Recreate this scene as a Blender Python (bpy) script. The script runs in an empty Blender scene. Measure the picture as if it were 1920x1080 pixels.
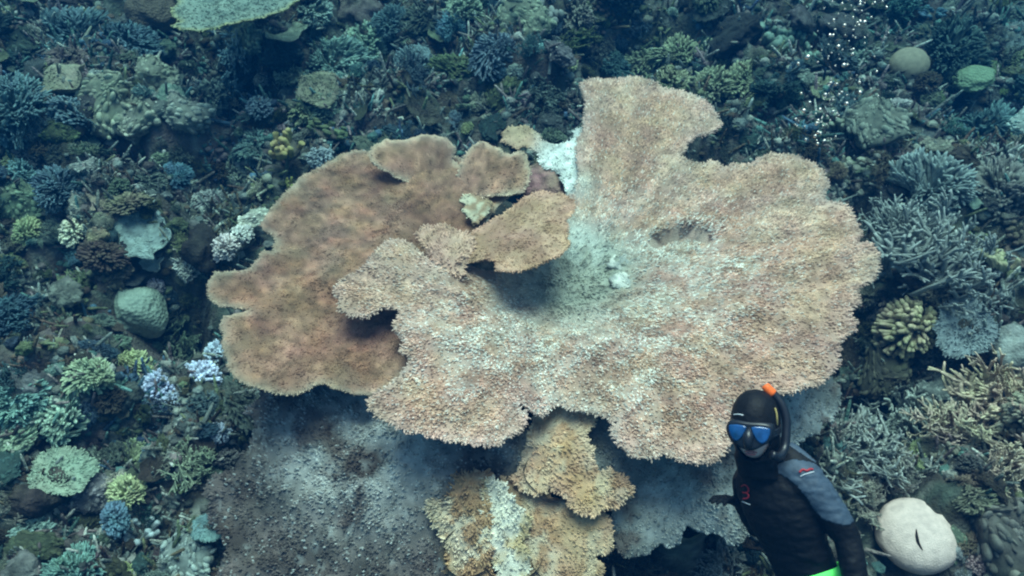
import bpy, bmesh, math, random
import numpy as np
from mathutils import Vector, Matrix
from mathutils.geometry import delaunay_2d_cdt
from mathutils.bvhtree import BVHTree

random.seed(7); RNG = np.random.default_rng(7)
scene = bpy.context.scene
COL = scene.collection

# ------------------------------------------------------------------ camera
CAM_Z = 3.9
PITCH = math.radians(45)
FPX = 1507.0                                   # focal length in pixels of the 1920 wide photograph
cam_d = bpy.data.cameras.new('camera'); cam = bpy.data.objects.new('camera', cam_d); COL.objects.link(cam)
cam.location = (0, 0, CAM_Z); cam.rotation_euler = (math.pi/2 - PITCH, 0, 0)
cam_d.sensor_width = 36; cam_d.lens = 36*FPX/1920; cam_d.clip_end = 500; cam_d.clip_start = .05
scene.camera = cam
C0 = np.array([0, 0, CAM_Z])
RV = np.array([1., 0, 0]); UV = np.array([0, math.sin(PITCH), math.cos(PITCH)]); FV = np.array([0, math.cos(PITCH), -math.sin(PITCH)])

# ------------------------------------------------------------------ sky, sun, exposure
SUN_EL, SUN_AZ = math.radians(76), math.radians(6)       # sun high, beyond the reef, slightly right
w = bpy.data.worlds.new('World'); scene.world = w; w.use_nodes = True
nt = w.node_tree; bg = nt.nodes['Background']
sky = nt.nodes.new('ShaderNodeTexSky'); sky.sky_type = 'NISHITA'; sky.sun_disc = False
sky.dust_density = 3.5; sky.ozone_density = 0; sky.sun_elevation = SUN_EL; sky.sun_rotation = SUN_AZ
nt.links.new(sky.outputs[0], bg.inputs[0]); bg.inputs[1].default_value = .085
sd = bpy.data.lights.new('sun', 'SUN'); sd.energy = 2.7; sd.angle = math.radians(38); sd.color = (1, .94, .84)
so = bpy.data.objects.new('sun', sd); COL.objects.link(so)
sdir = Vector((math.sin(SUN_AZ)*math.cos(SUN_EL), math.cos(SUN_AZ)*math.cos(SUN_EL), math.sin(SUN_EL)))
so.rotation_euler = sdir.to_track_quat('Z', 'Y').to_euler(); so.location = (0, 3, 20)
vs = scene.view_settings; vs.view_transform = 'Standard'; vs.look = 'None'; vs.exposure = 1.12; vs.gamma = 1
scene.cycles.use_denoising = True
scene.cycles.max_bounces = 5; scene.cycles.diffuse_bounces = 3; scene.cycles.volume_bounces = 1
scene.cycles.transparent_max_bounces = 8; scene.cycles.filter_width = 2.2
HAZE_DENSITY, HAZE_COL, HAZE_ABS = .115, (.0004, .0215, .067), (.03, .50, .62)

# ------------------------------------------------------------------ small maths
def ray(px, py): return FV + (px-960)/FPX*RV - (py-540)/FPX*UV
def P(px, py, d): return C0 + d*ray(px, py)
def at_z(px, py, z):
    r = ray(px, py); return C0 + r*((z-CAM_Z)/r[2])
def proj(p):
    q = np.asarray(p) - C0; d = q@FV
    return 960+FPX*(q@RV)/d, 540-FPX*(q@UV)/d, d
def _h(ix, iy, iz, s):
    n = (ix.astype(np.int64)*374761393 + iy.astype(np.int64)*668265263 + iz.astype(np.int64)*2147483647 + s*974634777) & 0xffffffff
    n = ((n ^ (n >> 13))*1274126177) & 0xffffffff
    n = ((n ^ (n >> 15))*2246822519) & 0xffffffff
    return ((n ^ (n >> 16)) & 0xffff)/65535.
def vnoise(x, y, z=None, s=0):
    x = np.asarray(x, float); y = np.asarray(y, float); z = np.zeros_like(x) if z is None else np.asarray(z, float)
    ix, iy, iz = np.floor(x), np.floor(y), np.floor(z); fx, fy, fz = x-ix, y-iy, z-iz
    fx = fx*fx*(3-2*fx); fy = fy*fy*(3-2*fy); fz = fz*fz*(3-2*fz)
    v = 0
    for a in (0, 1):
        for b in (0, 1):
            for c in (0, 1):
                v = v + _h(ix+a, iy+b, iz+c, s)*(fx if a else 1-fx)*(fy if b else 1-fy)*(fz if c else 1-fz)
    return v
def fbm(x, y, z=None, o=4, s=0, g=.5):
    v, a, t, f = 0, 1, 0, 1
    for k in range(o):
        v = v + a*vnoise(x*f, y*f, None if z is None else z*f, s+k*17); t += a; a *= g; f *= 2.03
    return v/t
def sm(a, b, x): t = np.clip((x-a)/(b-a), 0, 1); return t*t*(3-2*t)
def in_poly(x, y, poly):
    r = np.zeros(len(x), bool); n = len(poly); j = n-1
    for i in range(n):
        xi, yi = poly[i]; xj, yj = poly[j]
        if yi != yj:
            r ^= ((yi > y) != (yj > y)) & (x < (xj-xi)*(y-yi)/(yj-yi)+xi)
        j = i
    return r
def poly_dist(x, y, poly):
    a = np.asarray(poly); b = np.roll(a, -1, 0); d = np.full(len(x), 1e9)
    ab = b-a; L = (ab**2).sum(1)+1e-12; out = np.empty(len(x))
    for s in range(0, len(x), 4000):
        p = np.stack([x[s:s+4000], y[s:s+4000]], 1)[:, None, :]
        t = np.clip(((p-a)*ab).sum(2)/L, 0, 1)
        out[s:s+4000] = np.sqrt((((a+t[..., None]*ab)-p)**2).sum(2).min(1))
    return out

# ------------------------------------------------------------------ mesh building
class MB:
    def __init__(s): s.v, s.f, s.c, s.n = [], [], [], 0
    def add(s, v, faces, col=(1, 1, 1)):
        v = np.asarray(v, float).reshape(-1, 3); col = np.asarray(col, float)
        if col.ndim == 1: col = np.tile(col, (len(v), 1)) if len(col) == 3 else np.repeat(col[:, None], 3, 1)
        s.v.append(v); s.c.append(col)
        for f in faces: s.f.append(np.asarray(f, np.int64)+s.n)
        s.n += len(v)
    def mesh(s, name, mat, smooth=True):
        me = bpy.data.meshes.new(name); v = np.concatenate(s.v); me.vertices.add(len(v)); me.vertices.foreach_set('co', v.ravel())
        li = np.concatenate([f.ravel() for f in s.f]); tot = np.concatenate([np.full(len(f), f.shape[1]) for f in s.f])
        me.loops.add(len(li)); me.loops.foreach_set('vertex_index', li.astype(np.int32))
        me.polygons.add(len(tot)); st = np.concatenate([[0], np.cumsum(tot)[:-1]])
        me.polygons.foreach_set('loop_start', st.astype(np.int32)); me.polygons.foreach_set('loop_total', tot.astype(np.int32))
        me.polygons.foreach_set('use_smooth', np.full(len(tot), smooth))
        me.update(calc_edges=True); me.validate()
        c = np.concatenate(s.c); at = me.color_attributes.new('Col', 'FLOAT_COLOR', 'POINT')
        if len(at.data) == len(c): at.data.foreach_set('color', np.concatenate([c, np.ones((len(c), 1))], 1).ravel().astype(np.float32))
        me.materials.append(mat); return me
    def build(s, name, mat, parent=None, smooth=True):
        return link(name, s.mesh(name, mat, smooth), parent)
def link(name, me, parent=None):
    o = bpy.data.objects.new(name, me); COL.objects.link(o)
    if parent: o.parent = parent
    return o
def tag(o, label=None, cat=None, group=None, kind=None):
    if label: o['label'] = label
    if cat: o['category'] = cat
    if group: o['group'] = group
    if kind: o['kind'] = kind
    return o
def frames(D):
    D = D/np.linalg.norm(D, axis=1, keepdims=True)
    a = np.where(np.abs(D[:, 2:3]) > .9, np.array([[1., 0, 0]]), np.array([[0., 0, 1]]))
    e1 = np.cross(D, a); e1 /= np.linalg.norm(e1, axis=1, keepdims=True); return D, e1, np.cross(D, e1)
def spikes(P0, D, L, R0, R1, k=5, lv=(0, .55, .92), blunt=1.0):
    """many tapered blunt branchlets at once: verts, quad faces, tri faces, t along each"""
    n = len(P0); D, e1, e2 = frames(np.asarray(D, float)); L = np.broadcast_to(L, n); R0 = np.broadcast_to(R0, n); R1 = np.broadcast_to(R1, n)
    m = len(lv); th = np.arange(k)*2*np.pi/k; V = np.empty((n, m*k+1, 3)); T = np.empty((n, m*k+1))
    for i, t in enumerate(lv):
        r = R0+(R1-R0)*t/lv[-1]
        if i == m-1: r = r*.8*blunt
        c = P0+D*(L*t)[:, None]
        V[:, i*k:(i+1)*k] = c[:, None]+r[:, None, None]*(np.cos(th)[None, :, None]*e1[:, None]+np.sin(th)[None, :, None]*e2[:, None]); T[:, i*k:(i+1)*k] = t
    V[:, -1] = P0+D*L[:, None]; T[:, -1] = 1
    q = [(i*k+j, i*k+(j+1) % k, (i+1)*k+(j+1) % k, (i+1)*k+j) for i in range(m-1) for j in range(k)]
    tr = [((m-1)*k+j, (m-1)*k+(j+1) % k, m*k) for j in range(k)]
    off = (np.arange(n)*(m*k+1))[:, None, None]
    return V.reshape(-1, 3), (np.asarray(q)[None]+off).reshape(-1, 4), (np.asarray(tr)[None]+off).reshape(-1, 3), T.ravel()
def tube(pts, rad, k=12, cap=True):
    p = np.asarray(pts, float); n = len(p); rad = np.atleast_1d(np.asarray(rad, float)); rad = np.interp(np.linspace(0, 1, n), np.linspace(0, 1, len(rad)), rad); t = np.gradient(p, axis=0); t /= np.linalg.norm(t, axis=1, keepdims=True)
    V = []; e = np.cross(t[0], [0, 0, 1.]); e = e if np.linalg.norm(e) > .1 else np.cross(t[0], [1., 0, 0])
    th = np.arange(k)*2*np.pi/k
    for i in range(n):
        e = e-t[i]*(e@t[i]); e /= np.linalg.norm(e); g = np.cross(t[i], e)
        V.append(p[i]+rad[i]*(np.cos(th)[:, None]*e+np.sin(th)[:, None]*g))
    V = np.concatenate(V+[p[:1], p[-1:]])
    q = [(i*k+j, i*k+(j+1) % k, (i+1)*k+(j+1) % k, (i+1)*k+j) for i in range(n-1) for j in range(k)]
    tr = [(n*k, (j+1) % k, j) for j in range(k)]+[(n*k+1, (n-1)*k+j, (n-1)*k+(j+1) % k) for j in range(k)] if cap else []
    return V, [q]+([tr] if cap else [])
def spline(pts, m):
    p = np.asarray(pts, float); n = len(p); u = np.linspace(0, n-1-1e-6, m); i = u.astype(int); f = (u-i)[:, None]
    g = lambda k: p[np.clip(k, 0, n-1)]
    a, b, c, d = g(i-1), g(i), g(i+1), g(i+2)
    return .5*(2*b+(c-a)*f+(2*a-5*b+4*c-d)*f*f+(3*b-a-3*c+d)*f**3)
_ico = {}
def ico(n):
    if n not in _ico:
        bm = bmesh.new(); bmesh.ops.create_icosphere(bm, subdivisions=n, radius=1); bm.verts.ensure_lookup_table()
        _ico[n] = (np.array([v.co[:] for v in bm.verts]), np.array([[v.index for v in f.verts] for f in bm.faces])); bm.free()
    return _ico[n]
def blobs(Cn, R, n=1, jit=0, sq=None, seed=0):
    v, f = ico(n); m = len(Cn); R = np.broadcast_to(R, m)
    V = v[None]*R[:, None, None]
    if sq is not None: V = V*np.asarray(sq)[None, None]
    if jit: V = V*(1+jit*(np.random.default_rng(seed).random((m, len(v), 1))-.5))
    return (V+np.asarray(Cn)[:, None]).reshape(-1, 3), (f[None]+(np.arange(m)*len(v))[:, None, None]).reshape(-1, 3)

# ------------------------------------------------------------------ materials
def material(name, rough=.8, nscale=30, nlo=.75, nhi=1.2, bump=.3, bscale=120, bdist=.01, spec=.25, objcol=True, attr=True, base=(1, 1, 1), metal=0, vor=0, hue=0):
    m = bpy.data.materials.new(name); m.use_nodes = True; t = m.node_tree; N = t.nodes; B = N['Principled BSDF']
    B.inputs['Roughness'].default_value = rough; B.inputs['Specular IOR Level'].default_value = spec; B.inputs['Metallic'].default_value = metal
    tc = N.new('ShaderNodeTexCoord'); geo = N.new('ShaderNodeNewGeometry')
    rgb = N.new('ShaderNodeRGB'); rgb.outputs[0].default_value = (*base, 1); cur = rgb.outputs[0]
    def mul(a, b):
        x = N.new('ShaderNodeMix'); x.data_type = 'RGBA'; x.blend_type = 'MULTIPLY'; x.inputs[0].default_value = 1
        t.links.new(a, x.inputs[6]); t.links.new(b, x.inputs[7]); return x.outputs[2]
    if attr:
        a = N.new('ShaderNodeAttribute'); a.attribute_name = 'Col'; cur = mul(cur, a.outputs[0])
    if objcol:
        a = N.new('ShaderNodeObjectInfo'); cur = mul(cur, a.outputs['Color'])
    if nhi > nlo:
        n = N.new('ShaderNodeTexNoise'); n.inputs['Scale'].default_value = nscale; n.inputs['Detail'].default_value = 4; t.links.new(geo.outputs['Position'], n.inputs['Vector'])
        r = N.new('ShaderNodeMapRange'); r.inputs[1].default_value = .3; r.inputs[2].default_value = .7; r.inputs[3].default_value = nlo; r.inputs[4].default_value = nhi
        t.links.new(n.outputs[0], r.inputs[0]); cur = mul(cur, r.outputs[0])
        if hue:
            n2 = N.new('ShaderNodeTexNoise'); n2.inputs['Scale'].default_value = nscale*.35; n2.inputs['Detail'].default_value = 3; t.links.new(geo.outputs['Position'], n2.inputs['Vector'])
            hs = N.new('ShaderNodeHueSaturation'); rr = N.new('ShaderNodeMapRange'); rr.inputs[1].default_value = .3; rr.inputs[2].default_value = .7
            rr.inputs[3].default_value = .5-hue; rr.inputs[4].default_value = .5+hue; t.links.new(n2.outputs[0], rr.inputs[0]); t.links.new(rr.outputs[0], hs.inputs['Hue'])
            t.links.new(cur, hs.inputs['Color']); cur = hs.outputs[0]
    t.links.new(cur, B.inputs['Base Color'])
    if bump:
        if vor:
            n = N.new('ShaderNodeTexVoronoi'); n.inputs['Scale'].default_value = bscale
        else:
            n = N.new('ShaderNodeTexNoise'); n.inputs['Scale'].default_value = bscale; n.inputs['Detail'].default_value = 4
        t.links.new(geo.outputs['Position'], n.inputs['Vector'])
        b = N.new('ShaderNodeBump'); b.inputs['Strength'].default_value = bump; b.inputs['Distance'].default_value = bdist
        t.links.new(n.outputs[0], b.inputs['Height']); t.links.new(b.outputs[0], B.inputs['Normal'])
    return m
M_CORAL = material('coral_skin', nscale=22, nlo=.62, nhi=1.3, bump=.5, bscale=160, hue=.03)
M_ROCK = material('reef_rock', rough=.9, nscale=14, nlo=.45, nhi=1.5, bump=.9, bscale=60, bdist=.02, hue=.05)
M_BRAIN = material('brain_coral_skin', nscale=30, nlo=.85, nhi=1.1, bump=.9, bscale=42, bdist=.012, vor=1)
M_SMOOTH = material('boulder_coral_skin', nscale=26, nlo=.8, nhi=1.08, bump=.6, bscale=150, bdist=.005, vor=1)
M_PLATE = material('plate_coral_skin', nscale=16, nlo=.74, nhi=1.2, bump=.6, bscale=140, objcol=False, hue=.012)
M_BED = material('reef_bed', rough=.95, nscale=9, nlo=.45, nhi=1.5, bump=1, bscale=45, bdist=.03, objcol=False, hue=.05)
M_SUIT = material('neoprene_black', rough=.62, base=(.005, .0048, .006), nscale=60, nlo=.7, nhi=1.3, bump=.5, bscale=26, bdist=.012, objcol=False, spec=.2)
M_PANEL = material('neoprene_grey', rough=.6, base=(.048, .070, .102), nscale=40, nlo=.8, nhi=1.2, bump=.4, bscale=40, bdist=.008, objcol=False, attr=False, spec=.35)
M_RUBBER = material('black_rubber', rough=.35, base=(.010, .011, .016), nlo=1, nhi=1, bump=0, objcol=False, attr=False, spec=.5)
M_LENS = material('mirrored_blue_lens', rough=.16, base=(.010, .062, .19), nscale=22, nlo=.5, nhi=1.6, bump=0, objcol=False, attr=False, spec=.8)
M_ORANGE = material('orange_plastic', rough=.4, base=(.95, .16, .03), nlo=1, nhi=1, bump=0, objcol=False, attr=False)
M_YELLOW = material('yellow_strap', rough=.5, base=(.42, .32, .12), nlo=1, nhi=1, bump=0, objcol=False, attr=False)
M_LIME = material('lime_webbing', rough=.6, base=(.16, .95, .18), nscale=80, nlo=.9, nhi=1.1, bump=.3, bscale=250, bdist=.002, objcol=False, attr=False)
M_RED = material('red_print', rough=.5, base=(.38, .025, .035), nlo=1, nhi=1, bump=0, objcol=False, attr=False)
M_WHITE = material('white_print', rough=.5, base=(.6, .62, .65), nlo=1, nhi=1, bump=0, objcol=False, attr=False)
M_SKIN = material('skin', rough=.5, base=(.85, .56, .46), nlo=.92, nhi=1.06, bump=.1, objcol=False, attr=False)
M_AIR = material('air_bubble', rough=.34, base=(.8, .66, .57), nlo=1, nhi=1, bump=0, objcol=False, attr=False, metal=1)

# ------------------------------------------------------------------ the reef bed
BUMPS = []
for px, py, z, dz, r in [
    (290, 170, .7, .38, .75), (350, 265, .3, -.35, .45), (430, 110, .3, -.5, .6), (1230, 60, .5, -.75, .75), (300, 560, .1, -.6, .36), (385, 262, .3, -.4, .3), (455, 120, .4, -.5, .3), (200, 240, .4, -.3, .22),
    (1650, 690, .2, -.6, .45), (1620, 560, .2, -.4, .35), (1790, 500, .4, .42, .55), (440, 850, 0, -.3, .3), (640, 990, .1, -.35, .6), (1300, 930, .3, -.2, .5), (1880, 90, .6, -.55, .8), (1000, 40, .7, .35, .45),
    (640, 130, .6, .32, .45), (1300, 150, .6, .30, .5), (1720, 150, .6, .35, .6), (130, 800, 0, .22, .5), (200, 450, .2, .25, .35), (60, 640, .1, .18, .4),
    (1870, 800, .2, .38, .5), (1650, 820, .2, .18, .4), (1330, 1040, 0, -.25, .3), (1780, 720, .2, -.25, .3), (560, 90, .4, -.35, .35), (780, 130, .5, .2, .4),
    (880, 190, .4, -.2, .3), (1340, 290, .3, -.35, .4), (60, 220, .4, .3, .5), (150, 60, .6, .3, .5), (1500, 80, .6, .25, .4), (1560, 250, .5, .2, .45), (1850, 330, .5, .25, .45),
    (80, 480, .2, -.3, .35), (430, 620, .1, -.35, .35), (180, 990, -.1, -.2, .35), (1040, 200, .4, -.2, .3)]:
    c = at_z(px, py, z); BUMPS.append((c[0], c[1], dz, r))
def H(x, y):
    x = np.asarray(x, float); y = np.asarray(y, float)
    z = -.05+.085*np.clip(y-3.5, 0, 30)-.03*np.clip(y-9, 0, 60)-.22*np.clip(1.3-y, 0, 4)
    z = z+.42*np.exp(-((x-.2)/1.25)**2-((y-3.2)/1.2)**2)
    far = 1-sm(12, 20, np.hypot(x, y-4))
    z = z+(.75*(fbm(x*.8+3, y*.8, s=3, o=3)-.5)+.42*(fbm(x*2.3, y*2.3+7, s=9, o=3)-.5))*(.35+.65*far)
    for bx, by, dz, r in BUMPS: z = z+dz*np.exp(-((x-bx)**2+(y-by)**2)/r**2)
    r1 = 1-np.abs(2*vnoise(x*3.1, y*3.1, s=21)-1); r2 = fbm(x*7, y*7, s=31, o=3)
    return z+far*(.24*(r1-.5)+.20*(r2-.5))
def ground(px, py):
    r = ray(px, py); t = np.arange(1.0, 16, .02); p = C0+t[:, None]*r
    h = p[:, 2]-H(p[:, 0], p[:, 1]); i = np.argmax(h < 0) if (h < 0).any() else len(t)-1
    return p[i], t[i]
gx = np.concatenate([-8-np.cumsum(.06*1.11**np.arange(48))[::-1], np.arange(-8, 8.01, .045), 8+np.cumsum(.06*1.11**np.arange(48))])
gy = np.concatenate([-1.5-np.cumsum(.06*1.11**np.arange(46))[::-1], np.arange(-1.5, 12.01, .045), 12+np.cumsum(.06*1.11**np.arange(48))])
X, Y = np.meshgrid(gx, gy); Z = H(X, Y); far = sm(9, 16, np.hypot(X, Y-4))
Z = Z+(1-far)*.07*(fbm(X*22, Y*22, s=41, o=2)-.5)
n1 = fbm(X*4, Y*4, s=51, o=4); n2 = fbm(X*9+5, Y*9, s=61, o=3); n3 = fbm(X*25, Y*25, s=71, o=2)
pal = np.array([[.075, .065, .05], [.16, .15, .11], [.10, .12, .09], [.20, .15, .13], [.30, .29, .24]])
c = pal[0]*np.ones(X.shape+(1,))
for k, (nn, lo) in enumerate([(n1, .5), (n2, .53), (n1[::-1], .56), (n3, .64)]):
    a = sm(lo, lo+.07, nn)[..., None]*.8; c = c*(1-a)+pal[k+1]*a
c = c*.62; b = MB(); ny, nx = X.shape; idx = np.arange(ny*nx).reshape(ny, nx)
b.add(np.stack([X, Y, Z], -1).reshape(-1, 3), [np.stack([idx[:-1, :-1], idx[:-1, 1:], idx[1:, 1:], idx[1:, :-1]], -1).reshape(-1, 4)], c.reshape(-1, 3))
bed = b.build('seabed', M_BED); tag(bed, 'rough dark reef bed of rock and turf lying under all the corals', 'seabed', kind='structure')

# ------------------------------------------------------------------ plate colonies
def tps(ctrl):
    c = np.array([at_z(*q) for q in ctrl]); n = len(c); U = lambda r2: r2*np.log(r2+1e-9)*.5
    K = U(((c[:, None, :2]-c[None, :, :2])**2).sum(-1))+.04*np.eye(n); A = np.zeros((n+3, n+3)); Pm = np.c_[np.ones(n), c[:, :2]]
    A[:n, :n] = K; A[:n, n:] = Pm; A[n:, :n] = Pm.T; s = np.linalg.solve(A, np.r_[c[:, 2], 0, 0, 0])
    def f(x, y):
        x = np.asarray(x, float); y = np.asarray(y, float); out = s[n]+s[n+1]*x+s[n+2]*y
        for i in range(n): out = out+s[i]*U((x-c[i, 0])**2+(y-c[i, 1])**2)
        return out
    return f
def on_surface(pts, f, z0=.8):
    out = []
    for px, py in pts:
        z = z0
        for _ in range(25):
            q = at_z(px, py, z); z = .5*z+.5*float(f(q[0], q[1]))
        out.append(at_z(px, py, z)[:2])
    return np.array(out)
def resample(p, step):
    q = np.vstack([p, p[:1]]); d = np.r_[0, np.cumsum(np.linalg.norm(np.diff(q, axis=0), axis=1))]; n = max(8, int(d[-1]/step))
    u = np.linspace(0, d[-1], n, endpoint=False); return np.stack([np.interp(u, d, q[:, 0]), np.interp(u, d, q[:, 1])], 1)
def plate(name, outline, ctrl, centre, colour, parent=None, holes=(), thick=.05, cell=.03, dens=2600, slen=(.014, .03), srad=.0042, lean=1.0, rough=.02,
          frill=.012, fringe=1.0, droop=.0, lift=0, seed=0, mat=None, vdir=.55, tipgain=1.25, fseed=0, lump=.0, extra=None):
    """A living coral plate: lumpy sheet with an uneven rim, covered by short radiating branchlets."""
    rg = np.random.default_rng(seed+11); f = tps(ctrl)
    ol = on_surface(outline, f); bd = resample(ol, cell*.55)
    tang = np.roll(bd, -1, 0)-np.roll(bd, 1, 0); nrm = np.stack([tang[:, 1], -tang[:, 0]], 1); nrm /= np.linalg.norm(nrm, axis=1, keepdims=True)+1e-9
    area = .5*np.sum(bd[:, 0]*np.roll(bd[:, 1], -1)-np.roll(bd[:, 0], -1)*bd[:, 1]); nrm *= np.sign(area)
    bd = bd+nrm*(frill*2*(fbm(bd[:, 0]*14, bd[:, 1]*14, s=seed, o=2)-.5)+frill*.9*(vnoise(bd[:, 0]*45, bd[:, 1]*45, s=seed+3)-.5))[:, None]
    hs = [resample(on_surface(h, f), cell*.55) for h in holes]
    lo, hi = bd.min(0), bd.max(0); g = np.stack(np.meshgrid(np.arange(lo[0], hi[0], cell), np.arange(lo[1], hi[1], cell)), -1).reshape(-1, 2); g = g+(rg.random(g.shape)-.5)*cell*.6
    def inside(x, y):
        m = in_poly(x, y, bd)
        for h in hs: m &= ~in_poly(x, y, h)
        return m
    def rimd(x, y):
        d = poly_dist(x, y, bd)
        for h in hs: d = np.minimum(d, poly_dist(x, y, h))
        return d
    g = g[inside(g[:, 0], g[:, 1])]; g = g[rimd(g[:, 0], g[:, 1]) > cell*.45]
    pts = np.vstack([bd]+hs+[g]); nb = len(bd); edges = [(i, (i+1) % nb) for i in range(nb)]; o = nb
    for h in hs: edges += [(o+i, o+(i+1) % len(h)) for i in range(len(h))]; o += len(h)
    res = delaunay_2d_cdt([Vector(p) for p in pts], edges, [], 0, 1e-6)
    v2 = np.array([p[:] for p in res[0]]); tri = np.array([t for t in res[2] if len(t) == 3]); ce = v2[tri].mean(1); tri = tri[inside(ce[:, 0], ce[:, 1])]
    def surf(x, y, d=None):
        if d is None: d = rimd(x, y)
        zz = f(x, y)+lift+rough*2*(fbm(x*6, y*6, s=seed+5, o=3)-.5)+lump*(sm(.5, .75, fbm(x*3.5+fseed, y*3.5, s=seed+8, o=2)))+.35*rough*(vnoise(x*28, y*28, s=seed+6)-.5)
        if extra: zz = zz+extra(x, y)
        return zz-droop*np.exp(-d/.06)
    d = rimd(v2[:, 0], v2[:, 1]); top = np.c_[v2, surf(v2[:, 0], v2[:, 1], d)]; th = thick*(.22+.78*(1-np.exp(-d/.16)))
    bot = top-np.c_[0*th, 0*th, th]; n = len(v2)
    e = np.sort(np.concatenate([tri[:, [0, 1]], tri[:, [1, 2]], tri[:, [2, 0]]]), 1); dire = np.concatenate([tri[:, [0, 1]], tri[:, [1, 2]], tri[:, [2, 0]]])
    _, inv, cnt = np.unique(e, axis=0, return_inverse=True, return_counts=True); be = dire[cnt[inv.ravel()] == 1]
    side = np.stack([be[:, 1], be[:, 0], be[:, 0]+n, be[:, 1]+n], 1)
    b = MB(); ct = colour(top[:, 0], top[:, 1], d)
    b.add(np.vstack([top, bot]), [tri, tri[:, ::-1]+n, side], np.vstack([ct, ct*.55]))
    cx, cy = on_surface([centre], f)[0]
    ns = int(dens*abs(area)/1.0)
    if ns > 0:
        s = rg.random((int(ns*1.3*np.prod(hi-lo)/abs(area))+10, 2))*(hi-lo)+lo; s = s[inside(s[:, 0], s[:, 1])][:ns]; ds = rimd(s[:, 0], s[:, 1])
        out = s-np.array([cx, cy]); out /= np.linalg.norm(out, axis=1, keepdims=True)+1e-6; a = (rg.random(len(s))-.5)*1.5; out = np.stack([out[:, 0]*np.cos(a)-out[:, 1]*np.sin(a), out[:, 0]*np.sin(a)+out[:, 1]*np.cos(a)], 1)
        D = np.c_[out*lean, vdir+rg.random(len(s))*.5]; L = slen[0]+(slen[1]-slen[0])*rg.random(len(s))
        # bare worn spots carry no branchlets; branchlets grow in loose clumps
        keep = rg.random(len(s)) < .35+.65*sm(.36, .55, fbm(s[:, 0]*13, s[:, 1]*13, s=seed+9, o=2)); s, D, L, ds = s[keep], D[keep], L[keep], ds[keep]
        p0 = np.c_[s, surf(s[:, 0], s[:, 1], ds)-.004]; V, q, t, T = spikes(p0, D, L, srad*1.15, srad*.8, 4, (0, .6, .95))
        cs = np.repeat((colour(s[:, 0], s[:, 1], ds, True) if colour.__name__ in ('col_main', 'col_dead') else colour(s[:, 0], s[:, 1], ds))*(.68+.68*rg.random((len(s), 1))), 13, 0); b.add(V, [q, t], cs*(1+(tipgain-1)*(T[:, None] > .9)))
    if fringe:
        m = int(fringe*len(bd)*2.2); i = rg.integers(0, nb, m); u = rg.random(m)[:, None]; p = bd[i]*(1-u)+np.roll(bd, -1, 0)[i]*u; nn = nrm[i]; a = (rg.random(m)-.5)*.9
        nn = np.stack([nn[:, 0]*np.cos(a)-nn[:, 1]*np.sin(a), nn[:, 0]*np.sin(a)+nn[:, 1]*np.cos(a)], 1); p = p-nn*.008
        z = surf(p[:, 0], p[:, 1], np.zeros(m))-thick*.22*rg.random(m); D = np.c_[nn, .12+.5*(rg.random(m)-.4)]
        L = (slen[1]*1.0)*(.4+.8*rg.random(m)); V, q, t, T = spikes(np.c_[p, z], D, L, srad*1.2, srad*.85, 4, (0, .6, .95))
        cs = np.repeat(colour(p[:, 0], p[:, 1], np.zeros(m))*(.85+.5*rg.random((m, 1))), 13, 0); b.add(V, [q, t], cs*(1+.25*(T[:, None] > .55)))
    o = b.build(name, mat or M_PLATE, parent); return o, f
def streak(x, y, px, py, s, k=17., z=.85):
    c = W(px, py, z); a = np.arctan2(y-c[1], x-c[0]); r = np.hypot(x-c[0], y-c[1]); n = fbm(np.cos(a)*k, np.sin(a)*k, r*3.2, o=3, s=s); return .84+.32*sm(.33, .67, n)
def lip(x, y):
    q = np.stack([x, y, np.full(np.shape(x), .9)], -1)-C0; d = q@FV; u = 960+FPX*(q@RV)/d; v = 540-FPX*(q@UV)/d; vl = 418+((u-1262)/62)**2*18; wdw = sm(1212, 1232, u)*(1-sm(1312, 1345, u))
    return .09*(fbm(x*15, y*15, s=119, o=4)-.5)*np.clip(near(x, y, 1110, 500, .34, .75)+.7*near(x, y, 880, 540, .2, .85), 0, 1)-.11*wdw*sm(-3, 3, v-vl)*np.exp(-np.clip(v-vl, 0, 400)/14)+.035*wdw*np.exp(-((v-vl+9)/8)**2)
def mixc(a, b, t): t = np.asarray(t)[:, None]; return np.asarray(a)*(1-t)+np.asarray(b)*t
def W(px, py, z=.85): return at_z(px, py, z)[:2]
def near(x, y, px, py, r, z=.85):
    c = W(px, py, z); return np.exp(-((x-c[0])**2+(y-c[1])**2)/r**2)
TAN, PINKTAN, WHITE, GREYT = (.45, .268, .182), (.53, .312, .220), (.74, .69, .60), (.27, .285, .225)
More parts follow.
